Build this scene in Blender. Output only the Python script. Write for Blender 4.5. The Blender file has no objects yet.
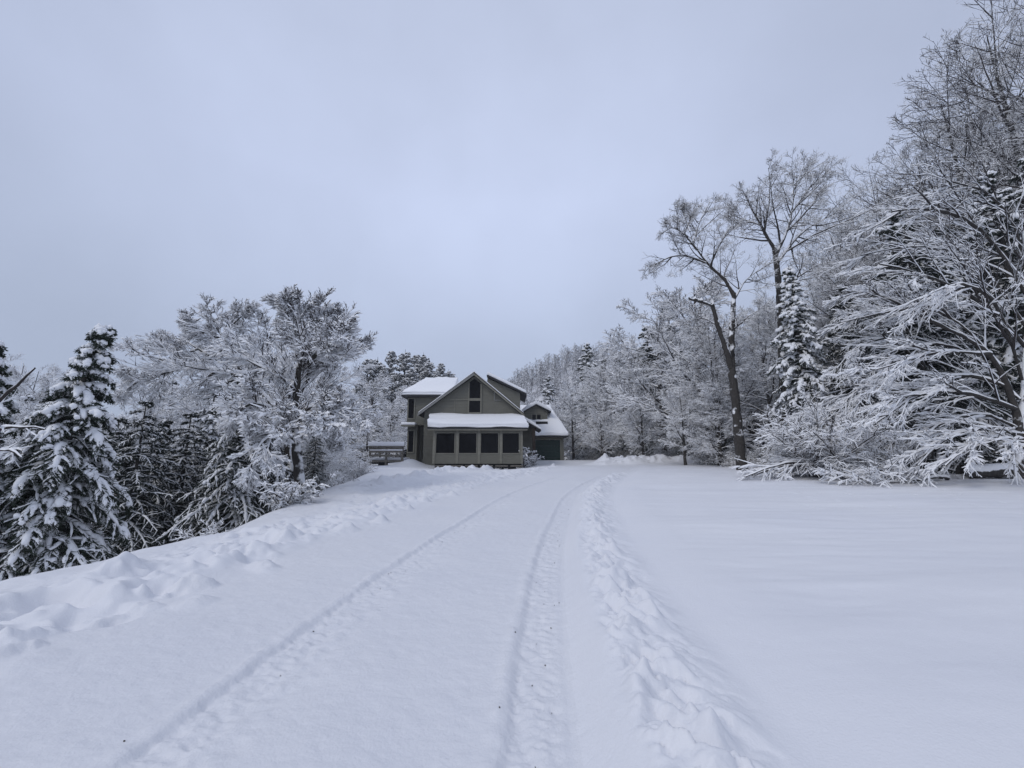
import bpy, math, random
import numpy as np
C = bpy.context.scene.collection
PI = math.pi
# ------------------------------------------------------------------ camera model
F_PX, PITCH, EYE = 410.0, math.atan(72/410), 1.42
def at(px, py, D):
    """world point that stands D metres ahead and is seen at this pixel"""
    u = (px-512)/F_PX; v = (384-py)/F_PX
    t = D/(math.cos(PITCH)-math.sin(PITCH)*v)
    return np.array([u*t, D, EYE+(math.sin(PITCH)+math.cos(PITCH)*v)*t])
# ------------------------------------------------------------------ noise
def _hash(ix, iy, s):
    n = (ix.astype(np.int64)*374761393 + iy.astype(np.int64)*668265263 + s*974634721) & 0xffffffff
    n = ((n ^ (n >> 13))*1274126177) & 0xffffffff
    n = ((n ^ (n >> 16))*2246822519) & 0xffffffff
    return ((n ^ (n >> 15)) & 0xffffff)/float(0xffffff)
def vnoise(x, y, s=0):
    xi = np.floor(x); yi = np.floor(y); fx = x-xi; fy = y-yi
    fx = fx*fx*fx*(fx*(fx*6-15)+10); fy = fy*fy*fy*(fy*(fy*6-15)+10)
    a = _hash(xi, yi, s); b = _hash(xi+1, yi, s); c = _hash(xi, yi+1, s); d = _hash(xi+1, yi+1, s)
    return (a*(1-fx)+b*fx)*(1-fy)+(c*(1-fx)+d*fx)*fy-0.5
def fbm(x, y, sc, octv=4, s=0, gain=.5):
    o = 0*x; a = 1.0; x = x/sc; y = y/sc
    for i in range(octv):
        o = o+a*vnoise(x*.8+y*.6+i*17.3, y*.8-x*.6+i*7.1, s+i*13); a *= gain; x = x*2.03; y = y*2.03
    return o
def sst(a, b, x):
    t = np.clip((x-a)/(b-a), 0, 1); return t*t*(3-2*t)
# ------------------------------------------------------------------ materials
def new_mat(name):
    m = bpy.data.materials.new(name); m.use_nodes = True
    nt = m.node_tree; return m, nt, nt.nodes['Principled BSDF']
def N(nt, typ, **kw):
    n = nt.nodes.new(typ)
    for k, v in kw.items():
        if k in n.inputs: n.inputs[k].default_value = v
        else: setattr(n, k, v)
    return n
def plain(name, col, rough=.7, var=.12, scale=6, bump=0, spec=.3):
    m, nt, b = new_mat(name)
    tc = N(nt, 'ShaderNodeTexCoord'); no = N(nt, 'ShaderNodeTexNoise', Scale=scale, Detail=4)
    nt.links.new(tc.outputs['Object'], no.inputs['Vector'])
    cr = N(nt, 'ShaderNodeValToRGB')
    cr.color_ramp.elements[0].position = .3; cr.color_ramp.elements[1].position = .7
    cr.color_ramp.elements[0].color = tuple(c*(1-var) for c in col)+(1,)
    cr.color_ramp.elements[1].color = tuple(min(1, c*(1+var)) for c in col)+(1,)
    nt.links.new(no.outputs['Fac'], cr.inputs['Fac']); nt.links.new(cr.outputs['Color'], b.inputs['Base Color'])
    b.inputs['Roughness'].default_value = rough; b.inputs['Specular IOR Level'].default_value = spec
    if bump:
        bp = N(nt, 'ShaderNodeBump', Strength=bump, Distance=.02)
        nt.links.new(no.outputs['Fac'], bp.inputs['Height']); nt.links.new(bp.outputs['Normal'], b.inputs['Normal'])
    return m
SNOW = (.90, .905, .92)
def snowy(name, col, lo, hi, amp, scale, col2=None):
    """bark or needles that carry snow wherever the surface faces up"""
    m, nt, b = new_mat(name)
    g = N(nt, 'ShaderNodeNewGeometry'); sp = N(nt, 'ShaderNodeSeparateXYZ')
    nt.links.new(g.outputs['Normal'], sp.inputs[0])
    tc = N(nt, 'ShaderNodeTexCoord'); no = N(nt, 'ShaderNodeTexNoise', Scale=scale, Detail=3)
    nt.links.new(tc.outputs['Object'], no.inputs['Vector'])
    ma = N(nt, 'ShaderNodeMath', operation='MULTIPLY_ADD'); ma.inputs[1].default_value = amp; ma.inputs[2].default_value = -amp*.5
    nt.links.new(no.outputs['Fac'], ma.inputs[0])
    ad = N(nt, 'ShaderNodeMath', operation='ADD')
    nt.links.new(sp.outputs['Z'], ad.inputs[0]); nt.links.new(ma.outputs[0], ad.inputs[1])
    mr = N(nt, 'ShaderNodeMapRange'); mr.inputs['From Min'].default_value = lo; mr.inputs['From Max'].default_value = hi
    nt.links.new(ad.outputs[0], mr.inputs['Value'])
    bc = N(nt, 'ShaderNodeMixRGB'); bc.inputs[1].default_value = col+(1,); bc.inputs[2].default_value = (col2 or tuple(c*1.7 for c in col))+(1,)
    n2 = N(nt, 'ShaderNodeTexNoise', Scale=scale*4, Detail=2); nt.links.new(tc.outputs['Object'], n2.inputs['Vector'])
    nt.links.new(n2.outputs['Fac'], bc.inputs[0])
    mx = N(nt, 'ShaderNodeMixRGB'); mx.inputs[2].default_value = SNOW+(1,)
    nt.links.new(bc.outputs[0], mx.inputs[1]); nt.links.new(mr.outputs[0], mx.inputs[0])
    nt.links.new(mx.outputs[0], b.inputs['Base Color'])
    b.inputs['Roughness'].default_value = .8; b.inputs['Specular IOR Level'].default_value = .2
    return m
def snow_mat(name, bump=.35, fine=60, col=SNOW):
    m, nt, b = new_mat(name)
    tc = N(nt, 'ShaderNodeTexCoord')
    n1 = N(nt, 'ShaderNodeTexNoise', Scale=fine, Detail=4, Roughness=.6); n2 = N(nt, 'ShaderNodeTexNoise', Scale=3.1, Detail=5)
    n3 = N(nt, 'ShaderNodeTexNoise', Scale=.45, Detail=3)
    for n in (n1, n2, n3): nt.links.new(tc.outputs['Object'], n.inputs['Vector'])
    bp = N(nt, 'ShaderNodeBump', Strength=bump, Distance=.012); bq = N(nt, 'ShaderNodeBump', Strength=bump*.6, Distance=.06)
    nt.links.new(n2.outputs['Fac'], bq.inputs['Height']); nt.links.new(bq.outputs['Normal'], bp.inputs['Normal'])
    nt.links.new(n1.outputs['Fac'], bp.inputs['Height']); nt.links.new(bp.outputs['Normal'], b.inputs['Normal'])
    cr = N(nt, 'ShaderNodeValToRGB')
    cr.color_ramp.elements[0].position = .3; cr.color_ramp.elements[1].position = .7
    cr.color_ramp.elements[0].color = (col[0]*.955, col[1]*.96, col[2]*.975, 1); cr.color_ramp.elements[1].color = col+(1,)
    nt.links.new(n3.outputs['Fac'], cr.inputs['Fac']); nt.links.new(cr.outputs['Color'], b.inputs['Base Color'])
    b.inputs['Roughness'].default_value = .62; b.inputs['Specular IOR Level'].default_value = .25
    return m
M = dict(
    snow=snow_mat('snow', .35, 60, (.79, .795, .82)), roadsnow=snow_mat('packed_snow', .45, 45, (.76, .765, .79)), roof_snow=snow_mat('roof_snow', .25, 25, SNOW), tree_snow=snow_mat('tree_snow', .5, 30, SNOW),
    bark=snowy('bark', (.022, .019, .018), .12, .22, 1.1, 2.6, (.075, .068, .06)), limb=snowy('limb_bark', (.03, .026, .025), .05, .3, .5, 6.0),
    twig=snowy('snowy_twig', (.034, .028, .027), -.58, -.3, .6, 7.0), bare=snowy('bare_twig', (.036, .03, .029), -.25, .1, .7, 6.0),
    needle=snowy('needles', (.016, .024, .018), .55, .9, 1.0, 3.5, (.045, .06, .042)), dark_needle=snowy('shade_darkened_needles', (.009, .013, .010), .8, 1.1, .7, 3.5, (.03, .04, .03)),  # second needle set has deep-wood shade put into its colour
    bough=snowy('snowy_bough', (.012, .016, .012), .06, .3, .5, 5.0),
    siding=None, trim=plain('taupe_trim', (.19, .183, .15), .6), barge=plain('barge_board', (.22, .22, .21), .6),
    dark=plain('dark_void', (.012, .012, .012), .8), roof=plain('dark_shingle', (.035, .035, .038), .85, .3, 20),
    wood=plain('weathered_wood', (.15, .138, .12), .8, .25, 9), garage=plain('garage_green', (.004, .021, .015), .45, .3, 5),
    debris=plain('leaf_debris', (.05, .042, .035), .9), brown=plain('brown_post', (.06, .045, .035), .8),
)
def siding_mat():
    m, nt, b = new_mat('clapboard_siding')
    tc = N(nt, 'ShaderNodeTexCoord'); wv = N(nt, 'ShaderNodeTexWave', bands_direction='Z', wave_profile='SAW', Scale=1.25)
    nt.links.new(tc.outputs['Object'], wv.inputs['Vector'])
    no = N(nt, 'ShaderNodeTexNoise', Scale=2.2, Detail=5); nt.links.new(tc.outputs['Object'], no.inputs['Vector'])
    cr = N(nt, 'ShaderNodeValToRGB'); cr.color_ramp.elements[0].color = (.118, .115, .093, 1); cr.color_ramp.elements[1].color = (.157, .153, .124, 1)
    nt.links.new(no.outputs['Fac'], cr.inputs['Fac']); nt.links.new(cr.outputs['Color'], b.inputs['Base Color'])
    bp = N(nt, 'ShaderNodeBump', Strength=.8, Distance=.02); nt.links.new(wv.outputs['Fac'], bp.inputs['Height'])
    nt.links.new(bp.outputs['Normal'], b.inputs['Normal']); b.inputs['Roughness'].default_value = .7; return m
M['siding'] = siding_mat()
def glass_mat():
    m, nt, b = new_mat('dark_window_glass')
    b.inputs['Base Color'].default_value = (.006, .006, .007, 1); b.inputs['Roughness'].default_value = .06
    b.inputs['Specular IOR Level'].default_value = .10; return m
M['glass'] = glass_mat()
# ------------------------------------------------------------------ mesh helpers
def link(name, me, parent=None, loc=None):
    o = bpy.data.objects.new(name, me); C.objects.link(o)
    if parent is not None: o.parent = parent
    if loc is not None: o.location = loc
    return o
def np_mesh(name, V, Fs, mats, midx=None, smooth=False):
    me = bpy.data.meshes.new(name); V = np.ascontiguousarray(V, dtype=np.float32); Fs = np.ascontiguousarray(Fs, dtype=np.int32)
    nv, nf = len(V), len(Fs); k = Fs.shape[1]
    me.vertices.add(nv); me.vertices.foreach_set('co', V.ravel())
    me.loops.add(nf*k); me.loops.foreach_set('vertex_index', Fs.ravel())
    me.polygons.add(nf); me.polygons.foreach_set('loop_start', np.arange(0, nf*k, k, dtype=np.int32))
    try: me.polygons.foreach_set('loop_total', np.full(nf, k, dtype=np.int32))
    except Exception: pass
    for m in mats: me.materials.append(m)
    if midx is not None: me.polygons.foreach_set('material_index', np.ascontiguousarray(midx, dtype=np.int32))
    me.polygons.foreach_set('use_smooth', np.full(nf, smooth, dtype=bool))
    me.update(calc_edges=True); return me
def tag(o, label=None, cat=None, group=None, kind=None):
    if label: o['label'] = label
    if cat: o['category'] = cat
    if group: o['group'] = group
    if kind: o['kind'] = kind
    return o
def empty(name, loc, label, cat, group=None):
    o = bpy.data.objects.new(name, None); o.empty_display_size = .3; C.objects.link(o); o.location = tuple(float(c) for c in loc)
    return tag(o, label, cat, group)
class MB:
    """collects solid pieces (world coordinates) into one mesh"""
    def __init__(s): s.v = []; s.f = []
    def add(s, V, Fs):
        b = len(s.v); s.v += [tuple(map(float, p)) for p in V]; s.f += [tuple(i+b for i in f) for f in Fs]; return s
    def box(s, x0, x1, y0, y1, z0, z1):
        return s.add([(x0,y0,z0),(x1,y0,z0),(x1,y1,z0),(x0,y1,z0),(x0,y0,z1),(x1,y0,z1),(x1,y1,z1),(x0,y1,z1)],
                     [(0,3,2,1),(4,5,6,7),(0,1,5,4),(1,2,6,5),(2,3,7,6),(3,0,4,7)])
    def prism(s, pts, vec):
        """planar polygon pts thickened along vec"""
        n = len(pts); vec = np.array(vec, float); q = [np.array(p, float) for p in pts]
        a = np.cross(q[1]-q[0], q[2]-q[0])
        if np.dot(a, vec) > 0: q = q[::-1]
        return s.add(q+[p+vec for p in q], [tuple(range(n)), tuple(range(2*n-1, n-1, -1))]+[(i, i+n, (i+1) % n+n, (i+1) % n) for i in range(n)])
    def beam(s, a, b, w, h):
        a = np.array(a, float); b = np.array(b, float); d = b-a; d /= np.linalg.norm(d)
        sd = np.cross(d, (0,0,1.0))
        if np.linalg.norm(sd) < .05: sd = np.array((1.0,0,0))
        sd /= np.linalg.norm(sd); up = np.cross(sd, d); q = [-sd*w/2-up*h/2, sd*w/2-up*h/2, sd*w/2+up*h/2, -sd*w/2+up*h/2]
        return s.add([a+o for o in q]+[b+o for o in q], [(0,1,2,3),(7,6,5,4),(0,4,5,1),(1,5,6,2),(2,6,7,3),(3,7,4,0)])
    def build(s, name, mat, parent=None, bevel=0, seg=2, smooth=False, rough=0):
        off = np.zeros(3); p = parent
        while p is not None: off += np.array(p.location); p = p.parent
        me = bpy.data.meshes.new(name); me.from_pydata([tuple(np.array(v)-off) for v in s.v], [], s.f); me.materials.append(mat); me.update()
        import bmesh
        bm = bmesh.new(); bm.from_mesh(me); bmesh.ops.recalc_face_normals(bm, faces=bm.faces)
        if rough:                                       # a soft uneven snow surface
            bmesh.ops.subdivide_edges(bm, edges=bm.edges, cuts=7, use_grid_fill=True)
        bm.to_mesh(me); bm.free()
        o = link(name, me, parent)
        if bevel: bv = o.modifiers.new('edge', 'BEVEL'); bv.width = bevel; bv.segments = seg; bv.limit_method = 'ANGLE'; bv.angle_limit = .6
        if rough:
            tx = bpy.data.textures.new('lumps', 'CLOUDS'); tx.noise_scale = .5
            dm = o.modifiers.new('lumps', 'DISPLACE'); dm.texture = tx; dm.strength = rough; dm.mid_level = .5
        if smooth:
            for p_ in me.polygons: p_.use_smooth = True
        return o
# ------------------------------------------------------------------ terrain
_Yt = np.linspace(-10, 60, 1401)
def curve_table(ys, xs, w=31):
    t = np.interp(_Yt, ys, xs); k = np.hanning(w*2+1); k /= k.sum()
    return np.convolve(np.pad(t, w, mode='edge'), k, 'valid')
_XR = curve_table([-10,0,2.2,4.4,7,9,11,13,15.5,18.1,21,26,60], [-.35,-.05,.08,.28,.62,1.0,1.35,1.85,2.72,3.8,4.9,6.6,14])
_XE = curve_table([-10,0,4.8,6.8,8,10.4,14,18,23,27,30,34,40,60], [-6.4,-6.2,-5.6,-5.15,-5.0,-5.2,-5.45,-5.9,-7.3,-9.0,-10.6,-11.5,-12,-14], 15)
def xr(Y): return np.interp(Y, _Yt, _XR)
def xe(Y): return np.interp(Y, _Yt, _XE)
rng0 = np.random.default_rng(7)
BUMPS = []
for i in range(330):      # lumps thrown up along the right bank
    Y = 1.3+19*rng0.random()**1.5; s = .60+.24*rng0.random()+.16*rng0.random()**2+.006*Y; r = .04+.11*rng0.random()**2; BUMPS.append((xr(Y)+s, Y, r, r*(.15+.45*rng0.random())*(1 if rng0.random() < .62 else -.9)))
BUMPS += [(.70, 2.02, .09, .07), (.84, 3.35, .17, .09), (.96, 2.75, .15, .05), (1.06, 3.6, .2, .07), (.88, 4.2, .2, .08), (1.2, 3.9, .16, .05), (.70, 2.6, .12, .04)]
for i in range(230):      # broken edge of the left shoulder
    Y = 3.0+24*rng0.random()**1.15; w = .9+.03*Y
    X = xr(Y)-1.75-1.9-w*(rng0.random()-.3)-.25*rng0.random(); r = .08+.17*rng0.random()**2; BUMPS.append((X, Y, r, r*(.75*rng0.random()-.2)))
BUMPS += [(-3.55, 3.75, .33, -.12), (-3.45, 4.5, .38, -.11), (-3.0, 4.15, .2, .05), (-3.85, 4.25, .3, .07), (-4.3, 3.6, .3, -.07), (-3.3, 5.6, .25, -.06), (-2.9, 5.2, .2, .05), (-3.6, 7.0, .3, .1), (-2.9, 7.6, .3, .12), (-2.6, 8.4, .25, .1)]
for i in range(22):       # bigger mounds and trodden hollows on the left shoulder
    Y = 3.4+9*rng0.random(); r = .22+.3*rng0.random(); BUMPS.append((xr(Y)-1.75-2.3-1.3*rng0.random(), Y, r, r*rng0.choice([-.32, -.25, .22, .3])))
for i in range(150):      # ploughed heap behind the turning area
    X = 6+13*rng0.random(); Y = 30.5+2.2*rng0.random()-.1*(X-6); r = .2+.4*rng0.random()**2; BUMPS.append((X, Y, r, r*.45*rng0.random()))
for i in range(90):       # pits where clumps of snow dropped from the branches
    Y = 9+8*rng0.random(); X = 6.5+11*rng0.random()*Y/15+(Y-9)*.25; r = .05+.09*rng0.random()**2; BUMPS.append((X, Y, r, -.05*rng0.random()-.015))
for i in range(26):       # old footprints crossing the left shoulder
    BUMPS.append((-4.4+.35*math.sin(i*.9)+.12*(i % 2), 6.0+i*.55, .13, -.07))
def terrain(x, y, detail=True):
    yb = np.maximum(y, -5)
    base = .015*np.maximum(yb, 0)+.34*sst(7, 24, yb)+.0*x
    base = base - .15*sst(2, 6, x)*0
    far = np.maximum(y-45, 0); base = np.where(y > 45, base-.0*far, base)
    base = np.minimum(base, .72+.0*y)
    s = x-xr(y); s2 = s+1.75
    live = 1-sst(17, 21.5, y)
    field = sst(.80, 2.0, s)
    z = base+field*(.10+.012*np.maximum(x-1.5, 0)*live)
    bank = sst(.20, .50, s)*(1-sst(.60, 1.35, s))
    n1 = fbm(x, y, .55, 4, 3)
    z = z+live*bank*(.14+.10*n1*sst(.38, .55, s))
    if detail:
        z = z+live*sst(.46, .56, s)*(1-sst(.75, 1.3, s))*(.15*np.abs(fbm(x, y, .30, 3, 5))+.05*np.abs(fbm(x, y, .09, 2, 6))-.025)
    # left shoulder: slight broken berm then drop
    sh = sst(-1.7, -2.2, s2)
    z = z+sh*(.05+.09*fbm(x, y, .9, 4, 9)+.17*(np.abs(fbm(x, y, .42, 3, 19))-.12)*sst(-4.4, -3.4, s2)*(1-sst(-2.2, -1.9, s2)))*(1-sst(26, 30, y))-.13*sst(-2.6, -4.2, s2)*(1-sst(9, 15, y))
    d = xe(y)+.25*fbm(x, y, 3.0, 2, 21)-x
    z = z+.03*np.exp(-((d+.5)/.6)**2)*sst(2, 7, y)*(1-sst(15, 24, y))
    drop = np.maximum(d, 0)
    z = z-(np.minimum(drop, 10)*.62*sst(0, 2.2, drop)+.10*np.maximum(drop-10, 0))*1.0
    # heap at the back of the turning area, low ridge by the house
    heap = np.exp(-(((y-(32.0-.1*(x-6)))/1.3)**2))*sst(4.6, 8, x)*(1-sst(20, 24, x))
    z = z+heap*(.48+.5*fbm(x, y, 1.2, 4, 31))
    s3 = (x-(1.2-.16*(28-y)*1.0))
    ridge = np.exp(-(((x-(-3.9+.26*(y-18)))/.45)**2))*sst(11, 15, y)*(1-sst(27, 29, y))
    z = z+ridge*(.17+.32*fbm(x, y, .45, 4, 41))
    # snow heaped round the house footing
    z = z+.03*np.exp(-(((y-29.2)/.5)**2))*sst(-7.5, -6.5, x)*(1-sst(.8, 1.6, x))
    z = z+.50*np.exp(-(((x+7.7)/.9)**2+((y-31.6)/1.5)**2))
    z = z-.27*np.exp(-((x+2.6)/4.2)**4)*sst(20, 27.5, y)*(1-sst(30.5, 33, y))+.30*sst(33, 38.5, y)*sst(-.5, 1.5, x)*(1-sst(45, 60, y))
    # wood floor and field undulation
    z = z+.10*fbm(x, y, 7, 3, 51)*sst(2, 6, s)+.075*fbm(x*.45+y*.2, y*1.7, 1.7, 3, 52)*sst(1.4, 2.6, s)+.018*fbm(x*.5+y*.3, y*2.2, .5, 2, 57)*sst(1.4, 2.6, s)*sst(-.05, .2, fbm(x, y, 2.6, 2, 58))
    z = z+.25*fbm(x, y, 4, 3, 53)*sst(1, 5, d)
    # wood floor rising to the right
    z = z+.10*np.maximum(x-20, 0)*1.0*sst(20, 40, x)
    if detail:
        # wheel tracks
        tl = 1-sst(15, 21, y)
        wob = .02*fbm(x*0, y, 1.1, 2, 61)
        for c, side in ((0.0, 1), (1.75, -1)):
            q = s+c+wob
            e0 = -.13 if side == -1 else -.13
            tr = sst(-.15, -.105, q)*(1-sst(.10, .20, q))
            z = z-tl*tr*(.022+.022*fbm(x, y, .06, 3, 67+side))
            z = z-tl*.012*sst(.1, .2, q)*(1-sst(.2, .45, q))*(1+(.3 if side > 0 else 1.6)*fbm(x, y, .1, 3, 70))
            z = z+tl*.016*np.exp(-((q+.19)/.045)**2)*(1+1.2*fbm(x, y, .14, 2, 71))
        for c in (0.0, 1.75):
            q = s+c+wob
            z = z+.003*np.sin(y*6.283/.075+np.abs(q)*34+3*fbm(x, y, .5, 2, 72))*sst(-.11, -.08, q)*(1-sst(.07, .12, q))*(1-sst(4.5, 8, y))*sst(-.16, .14, fbm(x, y, .5, 2, 73+int(c)))
        z = z-live*.009*np.exp(-((s-.20)/.03)**2)
        lane = sst(-2.0, -1.8, s2)*(1-sst(.15, .4, s))
        z = z+lane*.012*fbm(x, y, .5, 3, 81)+lane*.006*fbm(x, y, .07, 3, 83)*(1-sst(8, 14, y))
    return z
def make_ground():
    rows = [-3.0]
    while rows[-1] < 900:
        y = rows[-1]; st = .06 if y < 1 else max(.008, .0036*y) if y < 6 else .0062*y if y < 12 else .0065*y if y < 40 else .045*y
        rows.append(y+st)
    us = [0.0]
    while us[-1] < 2.6:
        u = us[-1]; us.append(u+(.0020 if u < .42 else .004 if u < 1.0 else .02))
    us = np.array([-u for u in us[:0:-1]]+us); ys = np.array(rows)
    Y = np.repeat(ys[:, None], len(us), 1); X = us[None, :]*(Y+6)
    Z = terrain(X, Y)
    for (bx, by, r, h) in BUMPS:
        i0 = np.searchsorted(ys, by-r*1.4); i1 = np.searchsorted(ys, by+r*1.4)
        u0 = (bx-r*1.4)/(by+6); j0 = max(0, np.searchsorted(us, u0-.03)); j1 = np.searchsorted(us, (bx+r*1.4)/(by+6)+.03)
        xx = X[i0:i1, j0:j1]; yy = Y[i0:i1, j0:j1]
        ang = .45*fbm(xx*1.0, yy*1.0, r*1.1, 2, int(abs(bx)*991) % 977)
        d = np.hypot((xx-bx), (yy-by))/r+ang
        Z[i0:i1, j0:j1] += h*(1-sst(.12, 1.0, d))*(1+.6*fbm(xx, yy, r*.6, 2, 33))
    # normals
    V = np.stack([X, Y, Z], -1)
    du = np.gradient(V, axis=1); dv = np.gradient(V, axis=0); Nn = np.cross(du, dv); Nn /= np.linalg.norm(Nn, axis=-1, keepdims=True)
    nr, nc = X.shape; idx = np.arange(nr*nc).reshape(nr, nc)
    Q = np.stack([idx[:-1, :-1], idx[:-1, 1:], idx[1:, 1:], idx[1:, :-1]], -1).reshape(-1, 4)
    cx = .25*(X[:-1, :-1]+X[1:, 1:]+X[:-1, 1:]+X[1:, :-1]).ravel(); cy = .25*(Y[:-1, :-1]+Y[1:, 1:]+Y[:-1, 1:]+Y[1:, :-1]).ravel()
    s = cx-xr(cy); left = np.where(cy < 16, -1.75-1.95, -3.7-.1*(cy-16))
    right = np.where(cy < 20, .24, .24+1.5*(cy-20))
    drive = (s > left+.12*fbm(cx, cy, .5, 2, 90)) & (s < right) & (cy < 37.5) & ((cy < 28.6) | (cx > 1.9)) & (cx < 14) & (heapmask(cx, cy))
    bank = (s >= .24) & (s < 1.5) & (cy < 20) & ~drive
    P = V.reshape(-1, 3); NF = Nn.reshape(-1, 3)
    for name, mask, mt, lab in (('driveway', drive, M['roadsnow'], 'snow-covered driveway with two wheel tracks curving towards the house'),
                                ('snow_bank', bank, M['snow'], 'lumpy ploughed snow bank along the right edge of the driveway'),
                                ('ground', ~(drive | bank), M['snow'], 'deep smooth snow covering the field and the slope under the trees')):
        q = Q[mask]; u, inv = np.unique(q.ravel(), return_inverse=True)
        me = np_mesh(name, P[u], inv.reshape(-1, 4), [mt], smooth=True)
        me.normals_split_custom_set_from_vertices(NF[u])
        o = link(name, me); tag(o, lab, name.replace('_', ' '), kind='structure')
def heapmask(x, y): return ~((y > 30.2-.1*(x-6)) & (x > 5.5))
make_ground()
def gz(x, y): return float(terrain(np.array([float(x)]), np.array([float(y)]), False)[0])
# ------------------------------------------------------------------ branch growing
def nrm(v): return v/np.maximum(np.linalg.norm(v, axis=-1, keepdims=True), 1e-9)
def spline(pts, m):
    """smooth resampling of a hand-set polyline"""
    p = np.array(pts, float); t = np.r_[0, np.cumsum(np.linalg.norm(np.diff(p, axis=0), axis=1))]; t /= t[-1]
    for _ in range(2):
        q = np.concatenate([[p[0]], np.stack([.75*p[:-1]+.25*p[1:], .25*p[:-1]+.75*p[1:]], 1).reshape(-1, 3), [p[-1]]]); p = q
    t = np.r_[0, np.cumsum(np.linalg.norm(np.diff(p, axis=0), axis=1))]; t /= t[-1]; s = np.linspace(0, 1, m)
    return np.stack([np.interp(s, t, p[:, k]) for k in range(3)], 1)
def grow(p0, d0, L, m, wig, grav, rng):
    P = [p0]; d = d0; st = (L/m)[:, None]; g = np.broadcast_to(np.asarray(grav, float), (m,)) if np.ndim(grav) < 2 else grav
    for i in range(m):
        d = d+wig*rng.standard_normal(d.shape); d = d+np.array([0, 0, 1.0])*g[i]; d = nrm(d); P.append(P[-1]+d*st)
    return np.stack(P, 1)
def spawn(P, R, c, t0, t1, ang, ratio, m, wig, grav, rng, flat=None, rfac=.65, tip=.003, fall=.55, bias=None, lmin=.05, lmax=99, rl=.03):
    n, Mm, _ = P.shape
    t = t0+(t1-t0)*((np.arange(c)[None]+rng.random((n, c)))/c); k = t*(Mm-1); i0 = np.clip(k.astype(int), 0, Mm-2); fr = (k-i0)[..., None]
    I = np.arange(n)[:, None]; a = P[I, i0]; b = P[I, i0+1]; pos = a*(1-fr)+b*fr; tan = nrm(b-a)
    ln = np.linalg.norm(np.diff(P, axis=1), axis=2).sum(1)[:, None]
    z = np.array([0, 0, 1.0]); n1 = np.cross(tan, z); bad = np.linalg.norm(n1, axis=-1, keepdims=True) < .08
    n1 = nrm(np.where(bad, np.array([1.0, 0, 0]), n1)); n2 = np.cross(n1, tan)
    if flat is None: az = np.arange(c)[None]*2.4+rng.random((n, 1))*6.28+rng.standard_normal((n, c))*.4
    else: az = (np.arange(c)[None] % 2)*PI+rng.standard_normal((n, c))*flat
    an = (ang*(.75+.5*rng.random((n, c))))[..., None]; az = az[..., None]
    d = np.cos(an)*tan+np.sin(an)*(np.cos(az)*n1+np.sin(az)*n2)
    if bias is not None: d = nrm(d+np.array(bias))
    L = np.clip(ln*ratio*(1-fall*t)*(.65+.7*rng.random((n, c))), lmin, lmax)
    r0 = R[I, i0]*(1-fr[..., 0])+R[I, i0+1]*fr[..., 0]; r0 = np.minimum(r0*rfac, L*rl)
    L = L.ravel(); Pn = grow(pos.reshape(-1, 3), d.reshape(-1, 3), L, m, wig, grav, rng)
    s = np.linspace(0, 1, m+1)[None]; Rn = r0.ravel()[:, None]*(1-s)+np.minimum(tip, r0.ravel()*.8)[:, None]*s
    return Pn, Rn
def tubes(P, R, k, snow, rng, lump=.5, wide=.35, ph=None):
    """tubes round polylines; snow piles on the top side of level stretches"""
    n, m, _ = P.shape; T = nrm(np.gradient(P, axis=1)) if m > 2 else nrm(np.repeat(P[:, 1:]-P[:, :1], 2, 1))
    S = np.cross(T, np.array([0, 0, 1.0])); bad = np.linalg.norm(S, axis=-1, keepdims=True) < .08
    S = nrm(np.where(bad, np.array([1.0, 0, 0]), S)); U = np.cross(S, T)
    h = np.hypot(T[..., 0], T[..., 1])**1.3; sn = snow*h*(1-lump+2*lump*rng.random((n, m)))
    sn = sn*np.linspace(1.1, .45, m)[None]*np.where(rng.random((n, m)) < .16, .2, 1)
    a = PI/2+2*PI*np.arange(k)/k if ph is None else ph+2*PI*np.arange(k)/k
    ca, sa = np.cos(a), np.sin(a); up = np.maximum(sa, 0)
    V = P[:, :, None]+S[:, :, None]*((R+sn*wide)[:, :, None]*ca)[..., None]+U[:, :, None]*(R[:, :, None]*sa)[..., None]
    V[..., 2] += sn[:, :, None]*up
    idx = np.arange(n*m*k).reshape(n, m, k); j = np.roll(np.arange(k), -1)
    Fq = np.stack([idx[:, :-1], idx[:, :-1][:, :, j], idx[:, 1:][:, :, j], idx[:, 1:]], -1).reshape(-1, 4)
    return V.reshape(-1, 3), Fq
PH = PI/4+.3
def pads(P, c, t0, t1, ln, r, rng, up=.02):
    """separate elongated lumps of snow lying along boughs"""
    n, m, _ = P.shape; t = t0+(t1-t0)*((np.arange(c)[None]+rng.random((n, c)))/c); L = np.linalg.norm(np.diff(P, axis=1), axis=2).sum(1)[:, None]
    dt = np.clip(ln*(.6+.8*rng.random((n, c)))/L, .04, .5); tt = np.clip(t[..., None]+(np.linspace(-.5, .5, 6))[None, None]*dt[..., None], 0, .999)*(m-1)
    i = np.clip(tt.astype(int), 0, m-2); f = (tt-i)[..., None]; I = np.arange(n)[:, None, None]; Q = P[I, i]*(1-f)+P[I, i+1]*f
    R = (r*(.55+.9*rng.random((n, c))))[..., None]*np.array([.12, .7, 1, .95, .72, .12])[None, None]; Q = Q.reshape(-1, 6, 3); R = R.reshape(-1, 6)
    R = R*(.85+.3*rng.random(R.shape)); Q = Q+rng.standard_normal((len(Q), 1, 3))*r*.35; Q[..., 2] += up+R*.35
    return tubes(Q, R, 7, 0, rng)
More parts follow.
